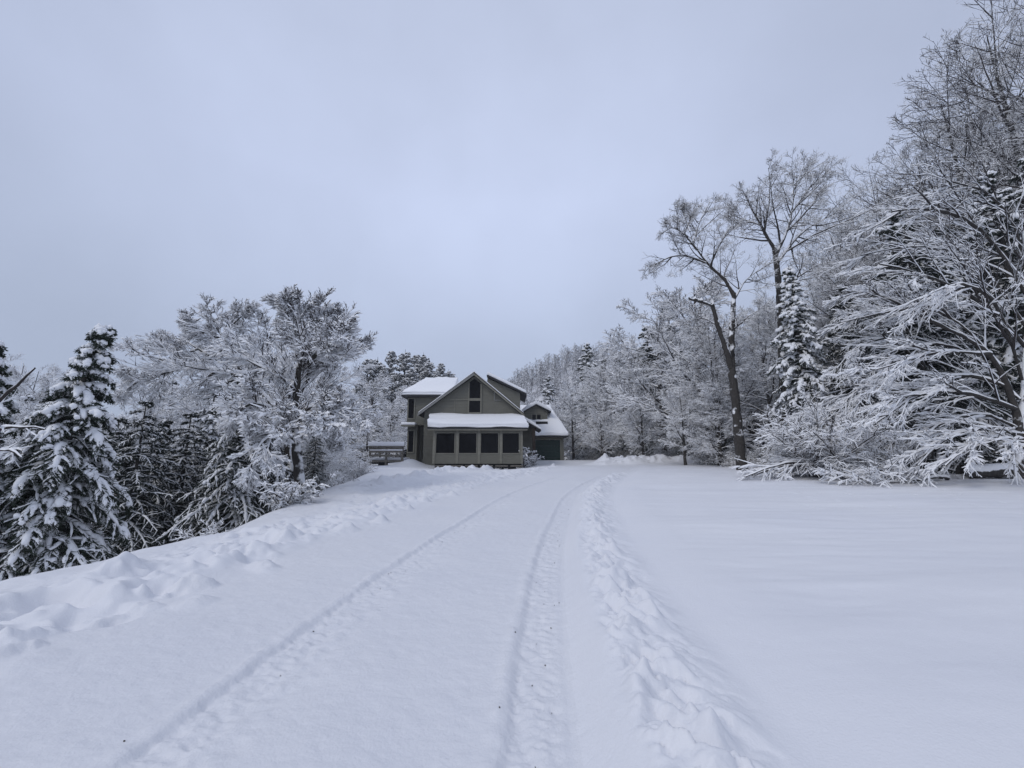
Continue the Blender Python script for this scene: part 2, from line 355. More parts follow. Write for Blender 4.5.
class TM:
    def __init__(s): s.V = []; s.F = []; s.M = []; s.n = 0
    def add(s, VF, mi=0): V, Fq = VF; s.V.append(V); s.F.append(Fq+s.n); s.M.append(np.full(len(Fq), mi)); s.n += len(V)
    def mesh(s, name, mats, smooth=False):
        mi = np.concatenate(s.M); me = np_mesh(name, np.concatenate(s.V), np.concatenate(s.F), mats, mi, smooth is True)
        if smooth == 'first': me.polygons.foreach_set('use_smooth', mi != 1)
        return me
def stem(rng, H, r, lean=(0, 0), wig=.03, m=10, top=.012):
    s = np.linspace(0, 1, m+1); P = np.zeros((1, m+1, 3)); w = np.cumsum(rng.standard_normal((m+1, 2))*wig*H/m, 0); w -= w[0]
    P[0, :, 0] = w[:, 0]+lean[0]*H*s**1.3; P[0, :, 1] = w[:, 1]+lean[1]*H*s**1.3; P[0, :, 2] = H*s-.25*(s == 0)
    R = (r*((1-s)**.85)+top)[None]; R[0, 0] *= 1.35; return P, R
def finish(tm_t, tm_c, cm, tmat='bark', smooth=False):
    return tm_t.mesh('trunk', [M[tmat]], True), tm_c.mesh('crown', [M[c] for c in cm], smooth)
# --- leafless trees
def broadleaf(seed, H=9, r=.13, limbs=16, l1=.42, a1=.95, g1=.05, t0=.22, c2=9, c3=8, c4=5, snow=.022, g2=.0, g3=-.05, twig=.009, mat='twig', lean=(0, 0), stems=1, ltw=.32, a2=.65, wig=.05, a3=.62):
    rng = np.random.default_rng(seed); T = TM(); K = TM()
    Ps, Rs = [], []
    for i in range(stems):
        ln = (lean[0]+(.12*rng.standard_normal() if stems > 1 else 0), lean[1]+(.12*rng.standard_normal() if stems > 1 else 0))
        p, q = stem(rng, H*(.85+.15*rng.random()) if i else H*.93, r*(1 if i == 0 else .7), ln); Ps.append(p); Rs.append(q)
    P0, R0 = np.concatenate(Ps), np.concatenate(Rs); T.add(tubes(P0, R0, 9, .012, rng))
    P1, R1 = spawn(P0, R0, max(4, limbs//stems), t0, .97, a1, l1, 7, wig, g1, rng, fall=.62, rfac=.55, rl=.022)
    K.add(tubes(P1, R1, 5, snow*1.6, rng), 1)
    P2, R2 = spawn(P1, R1, c2, .12, 1, a2, .55, 5, wig, g2, rng, flat=1.1, rl=.012, tip=.003, fall=.55)
    K.add(tubes(P2, np.maximum(R2, twig*.8), 4, snow*1.25, rng, ph=PH), 0)
    P3, R3 = spawn(P2, R2, c3, .12, 1, a3, .6, 3, wig*.8, g3, rng, flat=1.0, lmin=.2, tip=.003, rl=.012)
    K.add(tubes(P3, np.maximum(R3, twig*.75), 4, snow, rng, ph=PH), 0)
    if c4:
        P4, R4 = spawn(P3, R3, c4, .15, 1, a3, .6, 2, .04, g3, rng, flat=.9, lmin=.12, lmax=ltw*1.6)
        K.add(tubes(P4, np.maximum(R4*.7, twig*.6), 3, snow*.8, rng), 0)
    return finish(T, K, [mat, 'limb'])
# --- conifers
def conifer(seed, H=7, Rb=1.6, dens=13, droop=-.13, el=.25, snow=.06, c2=13, c3=7, lean=(0, 0), tip_bend=0, t0=.03, power=.85, nd=.0075, e0=.45, nm='needle', pad=0):
    rng = np.random.default_rng(seed); T = TM(); K = TM()
    P0, R0 = stem(rng, H, .05+.012*H, lean, .015, 12, .01)
    if tip_bend: P0[0, -3:, 0] += np.array([.10, .35, .8])*tip_bend; P0[0, -2:, 2] -= np.array([.1, .62])*tip_bend*.5
    T.add(tubes(P0, R0, 8, .02, rng))
    nb = int(H*dens); t = np.sort(t0+(1-t0)*rng.random(nb)**1.08); t = np.minimum(t, .992)
    k = t*12; i0 = np.clip(k.astype(int), 0, 11); fr = (k-i0)[:, None]; pos = P0[0, i0]*(1-fr)+P0[0, i0+1]*fr
    az = np.arange(nb)*2.4+rng.random(nb)*1.2; L = Rb*np.clip(1-t, 0, 1)**power*(.6+.55*rng.random(nb))+.14
    e = (el*1.5*t-e0*(1-t))+rng.standard_normal(nb)*.12
    d = np.stack([np.cos(az)*np.cos(e), np.sin(az)*np.cos(e), np.sin(e)], 1)
    g = np.interp(np.linspace(0, 1, 11), [0, .3, .8, 1], [droop*.2, droop*.7, droop*.85, droop*.2])
    P1 = grow(pos, d, L, 11, .06, g, rng); s = np.linspace(0, 1, 12)[None]
    R1 = (.010+.012*L)[:, None]*(1-.75*s)+.008
    K.add(tubes(P1, R1*1.2, 7, snow*1.0, rng, .8, .75), 0)
    P2, R2 = spawn(P1, R1, c2, .12, 1, .9, .40, 6, .10, droop*.7, rng, flat=.35, lmin=.10, tip=.006, fall=.62)
    K.add(tubes(P2, np.maximum(R2, .010), 6, snow*.8, rng, .9, .7), 0)
    if pad: sel = rng.random(len(P1)) < .85; K.add(pads(P1[sel], 4, .3, .97, .42, pad*.72, rng), 2); K.add(pads(P2[rng.random(len(P2)) < .7], 1, .3, .8, .34, pad*.48, rng), 2)
    P3, R3 = spawn(P2, R2, int(c3*2.2), .03, 1, .8, .45, 1, .1, -.12, rng, flat=1.2, lmin=.07, lmax=.17)
    R3 = np.full_like(R3, nd*.55); R3[:, 0] = nd
    K.add(tubes(P3, R3, 3, .004, rng), 1)
    P4, R4 = spawn(P1, R1, int(c2*2.2), .1, 1, 1.1, .2, 2, .1, -.45, rng, flat=2.0, lmin=.10, lmax=.32)
    R4 = np.full_like(R4, nd*1.1)
    K.add(tubes(P4, R4, 3, .0, rng), 1)
    return finish(T, K, ['bough', nm, 'tree_snow'], 'bark', 'first')
def bush(seed, H=1.2, n=14, spread=.6, snow=.025, c2=9, c3=6, grav=-.06, twig=.007):
    rng = np.random.default_rng(seed); T = TM(); K = TM()
    az = rng.random(n)*6.28; e = 1.35-spread*rng.random(n); d = np.stack([np.cos(az)*np.cos(e), np.sin(az)*np.cos(e), np.sin(e)], 1)
    p = np.c_[rng.standard_normal((n, 2))*.06*H, np.full(n, -.1)]
    P1 = grow(p, d, H*(.6+.5*rng.random(n)), 7, .1, grav, rng); R1 = np.linspace(.012, .005, 8)[None]*np.ones((n, 1))*max(.7, H/1.6)
    T.add(tubes(P1, R1, 5, snow*1.2, rng))
    P2, R2 = spawn(P1, R1, c2, .15, 1, .8, .42, 4, .12, grav*1.3, rng, flat=.9, lmin=.1); K.add(tubes(P2, np.maximum(R2, twig), 4, snow, rng), 0)
    P3, R3 = spawn(P2, R2, c3, .15, 1, .8, .5, 2, .12, grav*1.3, rng, flat=.9, lmin=.07); K.add(tubes(P3, np.maximum(R3, twig*.7), 4, snow*.8, rng), 0)
    return finish(T, K, ['twig', 'limb'], 'limb')
def custom(seed, trunks, limbs, c2, c3, c4, snow, g1=0, g2=-.02, g3=-.05, twig=.009, mat='twig', base=None, sub=0, a2=.65, r2=.55, wig=.05, a3=.6, a1=.75, r1=.5, tm='bark', cut=1.0, r3=.6, l4=.6, extra=None):
    """a tree whose stems and big limbs were set by hand: [(points, r0, r1)...] in world coordinates"""
    rng = np.random.default_rng(seed); T = TM(); K = TM(); base = np.array(base)
    for pts, a, b, *sn in trunks:
        p = spline(pts, 26)[None]-base; R = np.linspace(a, b, 26)[None]*(1+.08*rng.standard_normal((1, 26))); p[0, 1:-1] += rng.standard_normal((24, 3))*a*.045; T.add(tubes(p, R, 9, sn[0] if sn else .05, rng, .9))
    P1 = np.stack([spline(spline(p, 40)[:int(40*cut)], 10) for p, a, b in limbs])-base; R1 = np.stack([np.linspace(a, b, 10) for p, a, b in limbs])
    P1 = P1+np.cumsum(rng.standard_normal(P1.shape)*.03, 1)*(np.linspace(0, 1, 10)[None, :, None])
    T.add(tubes(P1, R1, 6, snow*2.0, rng, .6))
    if sub:
        Pa, Ra = spawn(P1, R1, sub, .12, .98, a1, r1, 7, wig*1.3, g1, rng, flat=.9, rl=.02, fall=.65); K.add(tubes(Pa, Ra, 5, snow*1.6, rng), 1)
        P1 = np.concatenate([P1[:, np.linspace(0, 9, 8).astype(int)], Pa]); R1 = np.concatenate([R1[:, np.linspace(0, 9, 8).astype(int)], Ra])
    P2, R2 = spawn(P1, R1, c2, .12, 1, a2, r2, 5, wig, g2, rng, flat=1.1, rl=.012, tip=.003, fall=.55); K.add(tubes(P2, np.maximum(R2, twig*.9), 4, snow*1.3, rng, ph=PH), 0)
    P3, R3 = spawn(P2, R2, c3, .12, 1, a3, r3, 3, wig*.8, g3, rng, flat=1.0, lmin=.2, tip=.003, rl=.012); K.add(tubes(P3, np.maximum(R3, twig*.75), 4, snow, rng, ph=PH), 0)
    if c4:
        P4, R4 = spawn(P3, R3, c4, .15, 1, a3, .6, 2, .04, g3, rng, flat=.9, lmin=.12, lmax=l4); K.add(tubes(P4, np.maximum(R4*.7, twig*.6), 3, snow*.8, rng), 0)
    return finish(T, K, [mat, 'limb'], tm)
def plant(name, meshes, loc, label, cat, group=None, rz=0, sc=1, parts=('trunk', 'crown')):
    o = empty(name, loc, label, cat, group); o.rotation_euler = (0, 0, rz); o.scale = (sc,)*3 if np.isscalar(sc) else sc
    for nme, me in zip(parts, meshes): link(nme, me, o)
    return o
def stand(name, meshes, H, px, top, D, label, cat, group=None, rz=0, wide=1, zb=None):
    """put a tree of mesh height H at depth D so that it is as tall as in the photograph"""
    p = at(px, top, D); x = float(p[0]); z0 = gz(x, D) if zb is None else zb
    k = (float(p[2])-z0)/H
    return plant(name, meshes, (x, D, z0), label, cat, group, rz, (k*wide, k*wide, k))
# ------------------------------------------------------------------ tree kinds
LADEN = [(broadleaf(s, 9, .13, 20, .44, 1.0, .03, .10, 9, 8, 5, .032, -.01, -.05, .0065), 9) for s in (21, 22, 23)]
BARE = [(broadleaf(s, 18, .19, 22, .36, .62, .05, .22, 9, 7, 4, .015, .02, .01, .005, 'bare', a2=.7, ltw=.5, wig=.04, a3=.65), 18) for s in (31, 32)]
DENSE = [(broadleaf(s, 12, .14, 24, .34, .85, .03, .12, 9, 8, 5, .020, .0, -.03, .007, 'twig', stems=2), 12) for s in (41, 42)]
FIR = [(conifer(s, 9, 2.5, 14, -.11, .2, .06, pad=.09), 9) for s in (51, 52)]
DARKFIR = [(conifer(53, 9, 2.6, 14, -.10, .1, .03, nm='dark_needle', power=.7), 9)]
PINE = [(conifer(s, 16, 3.6, 8, -.06, .35, .16, 12, 6, t0=.1, power=.75, nd=.026, e0=.2, nm='bough'), 16) for s in (61, 62)]
BUSH = [(bush(s, 1.6, 18, .7, .022, 10, 8, -.08, .006), 1.6) for s in (71, 72)]
R = random.Random(5)
def sky_left(px): return float(np.interp(px, [-250,0,60,95,120,150,200,250,300,340,368,400,440,470], [330,350,350,380,365,340,330,332,330,340,365,366,372,400]))
def sky_right(px): return float(np.interp(px, [480,530,560,590,620,640,660,690,740,800,850,880,920,960,1000,1200], [420,392,372,362,366,350,335,312,300,262,225,205,150,110,85,40]))
# ---- left side
stand('spruce_tree', conifer(11, 7.0, 2.9, 28, -.17, .2, .06, 14, 8, lean=(.05, 0), tip_bend=.36, e0=.7, power=1.1, pad=.085), 7.0, 80, 324, 9.2,
      'heavy snow-laden spruce with a tip bent over to the right', 'spruce tree')
stand('spruce_tree', conifer(12, 6.6, 2.4, 24, -.17, .2, .06, 13, 8, power=1.05, e0=.7, pad=.08), 6.6, -6, 342, 8.4, 'snow-laden spruce cut off by the left edge of the picture', 'spruce tree', rz=2)
D = 13.5
b = at(302, 520, D); b[2] = gz(b[0], D)-.1
A = lambda x, y, dd=0: at(x, y, D+dd)
plant('maple_tree', custom(81, [([b, A(296, 450), A(294, 400), A(302, 350), A(308, 318)], .17, .05)],
    [([A(294, 410), A(300, 370, -.4), A(285, 330, -.6), A(272, 308, -.6)], .07, .012), ([A(296, 400), A(318, 360, .5), A(335, 325, .7), A(342, 300, .8)], .07, .012),
     ([A(295, 430), A(260, 400, -1), A(232, 405, -1.6), A(215, 440, -1.9)], .07, .012), ([A(296, 420), A(325, 395, -.6), A(345, 410, -1), A(352, 440, -1.2)], .06, .012),
     ([A(302, 360), A(305, 330), A(300, 300), A(305, 284)], .05, .01), ([A(302, 360), A(318, 325, .3), A(322, 300, .4), A(324, 284, .4)], .05, .01),
     ([A(296, 440), A(280, 425, -1.6), A(262, 450, -2.3), A(255, 485, -2.6)], .06, .012), ([A(295, 425), A(312, 410, -1.2), A(326, 425, -1.6), A(332, 450, -1.8)], .05, .012),
     ([A(297, 390), A(265, 365, 1), A(240, 350, 1.5), A(225, 335, 1.8)], .06, .012), ([A(299, 380), A(340, 350, 1.2), A(360, 345, 1.6), A(372, 360, 1.8)], .06, .012),
     ([A(303, 345), A(290, 315, -.3), A(284, 295, -.4), A(283, 286, -.4)], .04, .01), ([A(300, 370), A(330, 345, -1.2), A(352, 335, -1.6), A(366, 348, -1.8)], .05, .012),
     ([A(295, 440), A(312, 430, .8), A(335, 440, 1.2), A(345, 460, 1.4)], .05, .01)],
    9, 7, 5, .058, .03, .03, .0, .0055, base=b, sub=7, a2=.55, wig=.035, a3=.55, cut=.82), b, 'big snow-covered maple with a rounded fan-shaped crown above the left slope', 'maple tree')
D = 16.5
b = at(300, 520, D); b[2] = gz(b[0], D)-.2
plant('oak_tree', custom(82, [([b, A(292, 470), A(284, 420), A(262, 392), A(245, 376)], .19, .10)],
    [([A(262, 392), A(232, 371), A(195, 370, -.3), A(150, 357, -.6), A(122, 352, -.8)], .10, .014), ([A(245, 378), A(228, 345), A(212, 322), A(203, 306)], .08, .012),
     ([A(235, 372), A(205, 352, .4), A(180, 338, .8), A(165, 338, 1)], .06, .012), ([A(195, 370), A(170, 350), A(158, 338), A(150, 333)], .05, .01),
     ([A(222, 335), A(238, 318, .3), A(248, 310, .5), A(256, 306, .6)], .05, .01), ([A(225, 340), A(196, 332, -.5), A(184, 325, -.7), A(178, 322, -.8)], .05, .01),
     ([A(262, 392), A(262, 350, 1), A(268, 325, 1.2), A(272, 312, 1.3)], .06, .01), ([A(180, 368), A(150, 378, -.8), A(128, 385, -1.2), A(112, 400, -1.4)], .05, .01)],
    7, 6, 5, .046, .02, .03, -.01, .006, base=b, sub=6, cut=.9), b, 'spreading oak whose long snow-topped limb reaches left over the dark hollow', 'oak tree')
stand('hemlock_tree', conifer(13, 8, 3.2, 15, -.12, .1, .055, 14, 8, lean=(-.02, 0), e0=.55, pad=.075), 8, 248, 372, 13.8, 'dark hemlock with long sloping snowy boughs below the spreading oak', 'hemlock tree', rz=1)
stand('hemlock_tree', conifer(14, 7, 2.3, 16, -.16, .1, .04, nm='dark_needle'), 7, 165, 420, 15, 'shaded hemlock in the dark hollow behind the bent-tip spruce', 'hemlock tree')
stand('sapling', bush(15, 1.1, 16, .35, .03, 9, 6, -.09), 1.1, 291, 462, 11.0, 'small snow-plastered sapling on the brow of the left slope', 'sapling')
stand('bush', bush(16, 1.2, 12, .9, .02), 1.2, 218, 508, 9.3, 'twiggy bare bush fanning out below the brow of the slope', 'bush')
stand('bush', bush(17, .9, 8, .8, .02), .9, 350, 478, 18, 'thin snowy bush on the slope left of the wooden deck', 'bush')
stand('bush', bush(18, .9, 8, .8, .02), .9, 362, 462, 24, 'tangled snowy shrub just left of the wooden deck', 'bush')
for i, (px, top, D_) in enumerate([(372, 376, 40), (392, 394, 46), (335, 352, 27), (415, 385, 50)]):
    m, H = LADEN[i % 3]
    stand('bare_tree', m, H, px, top, D_, ['snowy leafless tree just left of the two-storey wing of the house', 'low snowy tree rising behind the wooden deck', 'snowy tree close behind the right side of the big maple', 'snowy tree rising behind the snow-covered hip roof'][i], 'leafless tree', rz=i)
for i, (px, top, D_) in enumerate([(384, 368, 58), (411, 366, 58), (437, 372, 60), (424, 352, 66), (368, 360, 60), (378, 357, 62), (392, 352, 66), (405, 349, 60), (417, 356, 68), (430, 358, 64), (441, 364, 70), (448, 369, 72)]):
    m, H = PINE[i % 2]
    stand('pine_tree', m, H, px, top, D_, 'distant snowy pine in the row behind the house roof', 'pine tree', 'pines behind the house', rz=i*1.3, wide=1.25+.2*(i % 3))
D = 7.6
b = at(-60, 560, D); b[2] = gz(b[0], D)-.2
plant('bare_tree', custom(19, [([b, A(-50, 480), A(-42, 430)], .07, .05)], [([A(-45, 440), A(-10, 405), A(12, 385), A(32, 371)], .035, .012), ([A(-42, 445, .3), A(-10, 428, .2), A(20, 420), A(40, 424)], .025, .008), ([A(-44, 460), A(-12, 452), A(12, 448, -.2), A(26, 455, -.3)], .02, .008)],
    3, 3, 0, .03, 0, .0, -.05, .006, base=b, sub=0, r2=.3, tm='limb'), b, 'snowy bare limbs reaching in from beyond the left edge', 'leafless tree')
n = 0
while n < 46:
    D_ = R.uniform(13, 46); px = R.uniform(-160, 400); x = float(at(px, 420, D_)[0])
    if x > float(xe(np.array([D_]))[0])-2.2: continue
    con = R.random() < (.5 if px < 260 else .2); m, H = R.choice(FIR+DARKFIR) if con else R.choice(LADEN+DENSE)
    top = sky_left(px)+ (R.uniform(10, 110) if D_ < 24 else R.uniform(0, 45))
    if con: stand('fir_tree', m, H, px, top+20, D_, 'shaded snowy fir deep in the wood below the left slope', 'fir tree', 'firs in the left wood', R.uniform(0, 6))
    else: stand('bare_tree', m, H, px, top, D_, 'snow-laced leafless tree deep in the wood below the left slope', 'leafless tree', 'leafless trees in the left wood', R.uniform(0, 6))
    n += 1
for i in range(16):
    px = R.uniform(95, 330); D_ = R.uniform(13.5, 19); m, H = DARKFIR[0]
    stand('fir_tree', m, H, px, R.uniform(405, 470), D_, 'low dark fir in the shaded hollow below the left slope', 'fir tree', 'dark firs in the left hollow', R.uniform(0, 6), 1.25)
# ---- right side
D = 20.0
b = at(742, 464, D); b[2] = gz(b[0], D)-.15
plant('leaning_tree', custom(91, [([b, A(739, 440), A(736, 406), A(731, 361), A(732, 326), A(734, 293)], .26, .10, .02), ([A(731, 368), A(727, 352, -.1), A(717, 324, -.2), A(712, 303, -.3)], .15, .09, .05),
     ([A(713, 306, -.3), A(702, 302, -.4), A(689, 299, -.5)], .055, .05, .17)],
    [([A(734, 296), A(726, 279), A(708, 264), A(695, 246), A(688, 225)], .12, .012), ([A(706, 263), A(680, 252, .3), A(655, 262, .6), A(640, 266, .8)], .06, .01),
     ([A(697, 250), A(682, 232, -.4), A(670, 226, -.6), A(660, 236, -.8)], .05, .01), ([A(693, 242), A(700, 220, .3), A(708, 205, .5), A(714, 196, .6)], .05, .01),
     ([A(710, 266), A(722, 240, -.4), A(735, 222, -.7), A(745, 212, -.8)], .05, .01), ([A(690, 232), A(684, 215, .5), A(680, 206, .7), A(678, 203, .8)], .04, .01),
     ([A(734, 300), A(745, 280, .6), A(765, 268, 1), A(780, 262, 1.2)], .06, .01), ([A(733, 330), A(745, 320, -.5), A(758, 312, -.8), A(770, 312, -1)], .04, .01),
     ([A(718, 326), A(705, 318, .5), A(694, 322, .8), A(686, 335, 1)], .03, .008)],
    6, 6, 3, .013, .03, .02, .01, .0042, 'bare', base=b, sub=9, a2=.85, r2=.42, r1=.6, a1=.9, a3=.75, wig=.07, cut=.9, r3=.55), b, 'dark leaning two-stemmed tree with a snow-capped broken limb stub', 'leafless tree')
D = 21.5
b = at(786, 468, D); b[2] = gz(b[0], D)-.1
plant('forked_tree', custom(92, [([b, A(784, 400), A(781, 330), A(778, 273), A(774, 246)], .26, .13)],
    [([A(774, 248), A(766, 236), A(755, 215), A(745, 196), A(742, 186)], .10, .012), ([A(776, 256), A(788, 226), A(792, 190), A(786, 162)], .10, .012),
     ([A(778, 262), A(800, 232, .4), A(830, 215, .8), A(858, 206, 1.2)], .09, .012), ([A(790, 215), A(808, 190, -.5), A(824, 176, -.9), A(838, 170, -1)], .06, .01),
     ([A(764, 234), A(770, 200, -.6), A(772, 175, -.8), A(768, 162, -.9)], .06, .01), ([A(786, 232), A(810, 210, -1.2), A(822, 190, -1.5), A(826, 182, -1.6)], .06, .01),
     ([A(760, 225), A(742, 218, .8), A(730, 210, 1.2), A(724, 204, 1.4)], .05, .01), ([A(780, 290), A(800, 275, -1), A(822, 262, -1.6), A(845, 262, -2)], .05, .01),
     ([A(792, 195), A(800, 172, .4), A(806, 160, .6), A(810, 155, .6)], .05, .01)],
    6, 6, 3, .013, .03, .02, .01, .0042, 'bare', base=b, sub=10, a2=.85, r2=.42, r1=.6, a1=.9, a3=.75, wig=.07, cut=.9, r3=.55), b, 'tall slender tree forking into a wide fan crown above the narrow spruce', 'leafless tree')
stand('spruce_tree', conifer(20, 10, 2.5, 19, -.13, .1, .08, 12, 8, power=.85, e0=.55, pad=.12), 10, 789, 268, 18.5, 'narrow spire of a snow-clumped spruce in front of the forked tree', 'spruce tree')
stand('bush', bush(24, 3.2, 34, .42, .036, 13, 9, -.075, .007), 3.2, 812, 398, 15.6, 'tall bowed snow-smothered bush at the foot of the narrow spruce', 'bush')
stand('bush', bush(25, 1.4, 18, .9, .03, 10, 8, -.10, .006), 1.4, 775, 442, 16.6, 'low snow-smothered bush left of the tall bowed bush', 'bush')
D = 14.5
b = at(1016, 474, D); b[2] = gz(b[0], D)-.1
plant('arching_tree', custom(93, [([b, A(1022, 434), A(1010, 390), A(993, 356), A(965, 337)], .13, .06), ([b, A(1022, 420, .4), A(1028, 340, .6), A(1030, 260, .9)], .12, .06)],
    [([A(965, 337), A(922, 317), A(883, 292), A(852, 290)], .055, .012), ([A(990, 355), A(940, 350, -.4), A(890, 365, -.8), A(862, 378, -1)], .05, .012),
     ([A(1008, 387), A(965, 372, .5), A(915, 385, .8), A(880, 412, .9)], .05, .012), ([A(1016, 410), A(975, 393, -.5), A(920, 392, -.9), A(878, 425, -1.1)], .05, .014),
     ([A(1020, 430), A(985, 412, .3), A(940, 420, .5), A(905, 445, .6)], .05, .014), ([A(1020, 436), A(990, 425, -.8), A(948, 437, -1.3), A(915, 464, -1.4)], .05, .014),
     ([A(1028, 350, .6), A(985, 300, .4), A(930, 275, 0), A(880, 262, -.2)], .05, .012), ([A(1028, 330, .6), A(980, 260, .8), A(920, 245, 1), A(862, 258, 1.2)], .05, .012),
     ([A(1029, 300, .8), A(990, 235, .6), A(945, 210, .3), A(890, 215, 0)], .05, .012), ([A(1000, 365), A(950, 310, .9), A(900, 310, 1.4), A(845, 325, 1.8)], .05, .012),
     ([A(1020, 400, .3), A(960, 340, 1.5), A(905, 345, 2), A(865, 365, 2.3)], .05, .012), ([A(1022, 440), A(1000, 440, -1.3), A(965, 450, -1.8), A(940, 468, -2)], .04, .012),
     ([A(1029, 310, .8), A(1020, 230, .5), A(990, 190, .2), A(950, 180, 0)], .05, .012), ([A(1022, 380, .3), A(1000, 300, -.5), A(965, 280, -1), A(915, 300, -1.4)], .05, .012)],
    7, 5, 2, .043, -.025, -.03, -.05, .008, base=b, sub=5, a2=.42, r2=.45, a3=.45, a1=.42, r1=.55, wig=.04, r3=.5, l4=.3), b, 'tree with long arching boughs thick with snow sweeping left towards the field', 'leafless tree')
D = 16.8
b = at(930, 474, D); b[2] = gz(b[0], D)-.1
plant('arching_tree', custom(94, [([b, A(932, 430), A(928, 380), A(915, 340)], .09, .05)],
    [([A(932, 440), A(905, 410), A(870, 420, -.5), A(850, 455, -.8)], .04, .01), ([A(930, 410), A(895, 375), A(860, 385, -.5), A(838, 415, -.8)], .04, .01), ([A(925, 370), A(890, 335), A(855, 345), A(835, 370)], .04, .01),
     ([A(930, 420), A(950, 385, -.6), A(975, 400, -1), A(990, 440, -1.3)], .04, .01), ([A(918, 345), A(895, 310, .5), A(870, 310, .8), A(850, 325, 1)], .04, .01), ([A(915, 342), A(925, 310), A(945, 305), A(965, 330)], .04, .01),
     ([A(932, 445), A(912, 430, -1), A(890, 440, -1.4), A(878, 466, -1.6)], .04, .01)],
    8, 6, 3, .044, -.03, -.04, -.06, .007, base=b, sub=5, a2=.45, a3=.5, a1=.45, wig=.04, r3=.5, l4=.3), b, 'bowed small tree drooping to the snow between the bush and the arching tree', 'leafless tree')
for i, (px, top, D_, k, sd) in enumerate([(872, 172, 26, 0, 1), (938, 80, 22, 1, 3), (984, 12, 20, 0, 4), (1022, 30, 18, 1, 0), (1075, 10, 17, 0, 2), (908, 140, 25, 0, 5), (846, 190, 31, 1, 2), (962, 60, 26, 1, 5), (1120, -10, 16, 1, 1)]):
    m, H = BARE[k]
    lab = ['tall bare tree on the skyline between the forked tree and the high wood', 'tall bare tree with upswept snowy twigs on the slope of the skyline', 'highest bare tree poking up near the upper right corner', 'bare tree in the upper right corner with snow along its top limbs',
           'tall bare tree mostly beyond the right edge', 'bare tree stepping the skyline down left of the highest trees', 'slim bare tree behind the fan crown of the forked tree', 'bare tree behind the tall ones of the right-hand skyline', 'bare tree wholly at the right border'][i]
    stand('bare_tree', m, H, px, top, D_, lab, 'leafless tree', rz=sd, wide=1.1)
for i, (px, top, D_) in enumerate([(988, 175, 17.2), (892, 210, 20), (1040, 120, 16.8), (945, 262, 18.2)]):
    m, H = FIR[i % 2]
    stand('fir_tree', m, H, px, top, D_, ['dark snow-clumped fir behind the arching boughs at the right', 'dark fir top standing above the bowed tree', 'dark fir at the right edge behind the arching tree', 'shaded fir in the gap above the arching boughs'][i], 'fir tree', rz=i*2)
for i, (px, top, D_, k, w) in enumerate([(588, 344, 50, 0, 1.15), (604, 352, 54, 1, 1.2), (548, 376, 66, 0, 1.2), (668, 298, 44, 1, 1.2), (622, 352, 46, 0, 1.3), (646, 325, 40, 1, 1.2), (566, 392, 58, 0, 1.3), (700, 318, 34, 0, 1.2)]):
    m, H = FIR[k]
    stand('fir_tree', m, H, px, top, D_, ['pointed fir standing highest right of the garage', 'fir beside the pointed fir right of the garage', 'far fir right behind the garage roof', 'fir top rising behind the drooping trees left of the leaning tree', 'snowy fir right of the two pointed firs', 'tall snowy fir on the skyline left of the broken limb stub', 'low fir just beyond the garage ridge', 'fir rising right behind the broken limb stub'][i], 'fir tree', rz=i, wide=w)
for i, (px, top, D_, k) in enumerate([(572, 384, 44, 0), (600, 362, 42, 1), (628, 334, 42, 2), (655, 306, 36, 0), (690, 274, 31, 1), (712, 318, 27, 2), (640, 390, 34, 1), (600, 410, 38, 2), (680, 385, 27, 0), (762, 330, 24, 1), (715, 385, 25, 0), (560, 410, 47, 1)]):
    m, H = LADEN[k]
    lab = ['drooping snowy tree just right of the garage roof', 'snowy tree below the two pointed firs', 'snowy tree on the skyline right of the pointed firs', 'broad drooping snowy tree left of the leaning tree', 'tall snowy tree directly behind the broken limb stub',
           'snowy tree close behind the trunk of the leaning tree', 'low drooping snowy tree over the ploughed heap', 'low snowy tree at the back of the turning area', 'bowed snowy tree at the wood edge left of the leaning trunk', 'snowy tree between the leaning tree and the narrow spruce',
           'small bowed tree at the foot of the leaning trunk', 'low snowy tree beside the garage door wall'][i]
    stand('bare_tree', m, H, px, top, D_, lab, 'leafless tree', rz=i*1.7, wide=1.15)
n = 0
while n < 78:
    px = R.uniform(520, 1160); e = float(np.interp(px, [520,560,640,700,740,800,900,1024,1160], [72,58,47,36,28,23,21,19,18]))
    D_ = e+R.uniform(0, 26)
    con = R.random() < .42; m, H = R.choice(FIR+DARKFIR) if con else R.choice(DENSE+LADEN+BARE if px > 760 else DENSE+LADEN)
    top = sky_right(px)+R.uniform(20, 150)*(1 if px > 700 else .35)
    if con: stand('fir_tree', m, H, px, top+45, D_, 'shaded snowy fir deep in the wood right of the field', 'fir tree', 'firs in the right wood', R.uniform(0, 6))
    else: stand('bare_tree', m, H, px, top, D_, 'snow-laced leafless tree deep in the wood right of the field', 'leafless tree', 'leafless trees in the right wood', R.uniform(0, 6))
    n += 1
for i in range(24):
    px = R.uniform(575, 770); D_ = float(np.interp(px, [560,640,700,740,800], [50,40,30,24,18.5]))+R.uniform(0, 2.5)
    m, H = R.choice(BUSH)
    k = R.uniform(.8, 1.6); x = float(at(px, 465, D_)[0])
    plant('bush', m, (x, D_, gz(x, D_)), 'snow-bent bush in the fringe between field and right-hand wood', 'bush', 'bushes along the wood edge', R.uniform(0, 6), k)
for i in range(8):
    D_ = R.uniform(16, 27); x = float(xe(np.array([D_]))[0])-R.uniform(.8, 4.5); m, H = R.choice(BUSH)
    plant('bush', m, (x, D_, gz(x, D_)), 'snow-dusted bush under the trees of the left slope', 'bush', 'bushes under the left slope', R.uniform(0, 6), R.uniform(.6, 1.2))
n = 0
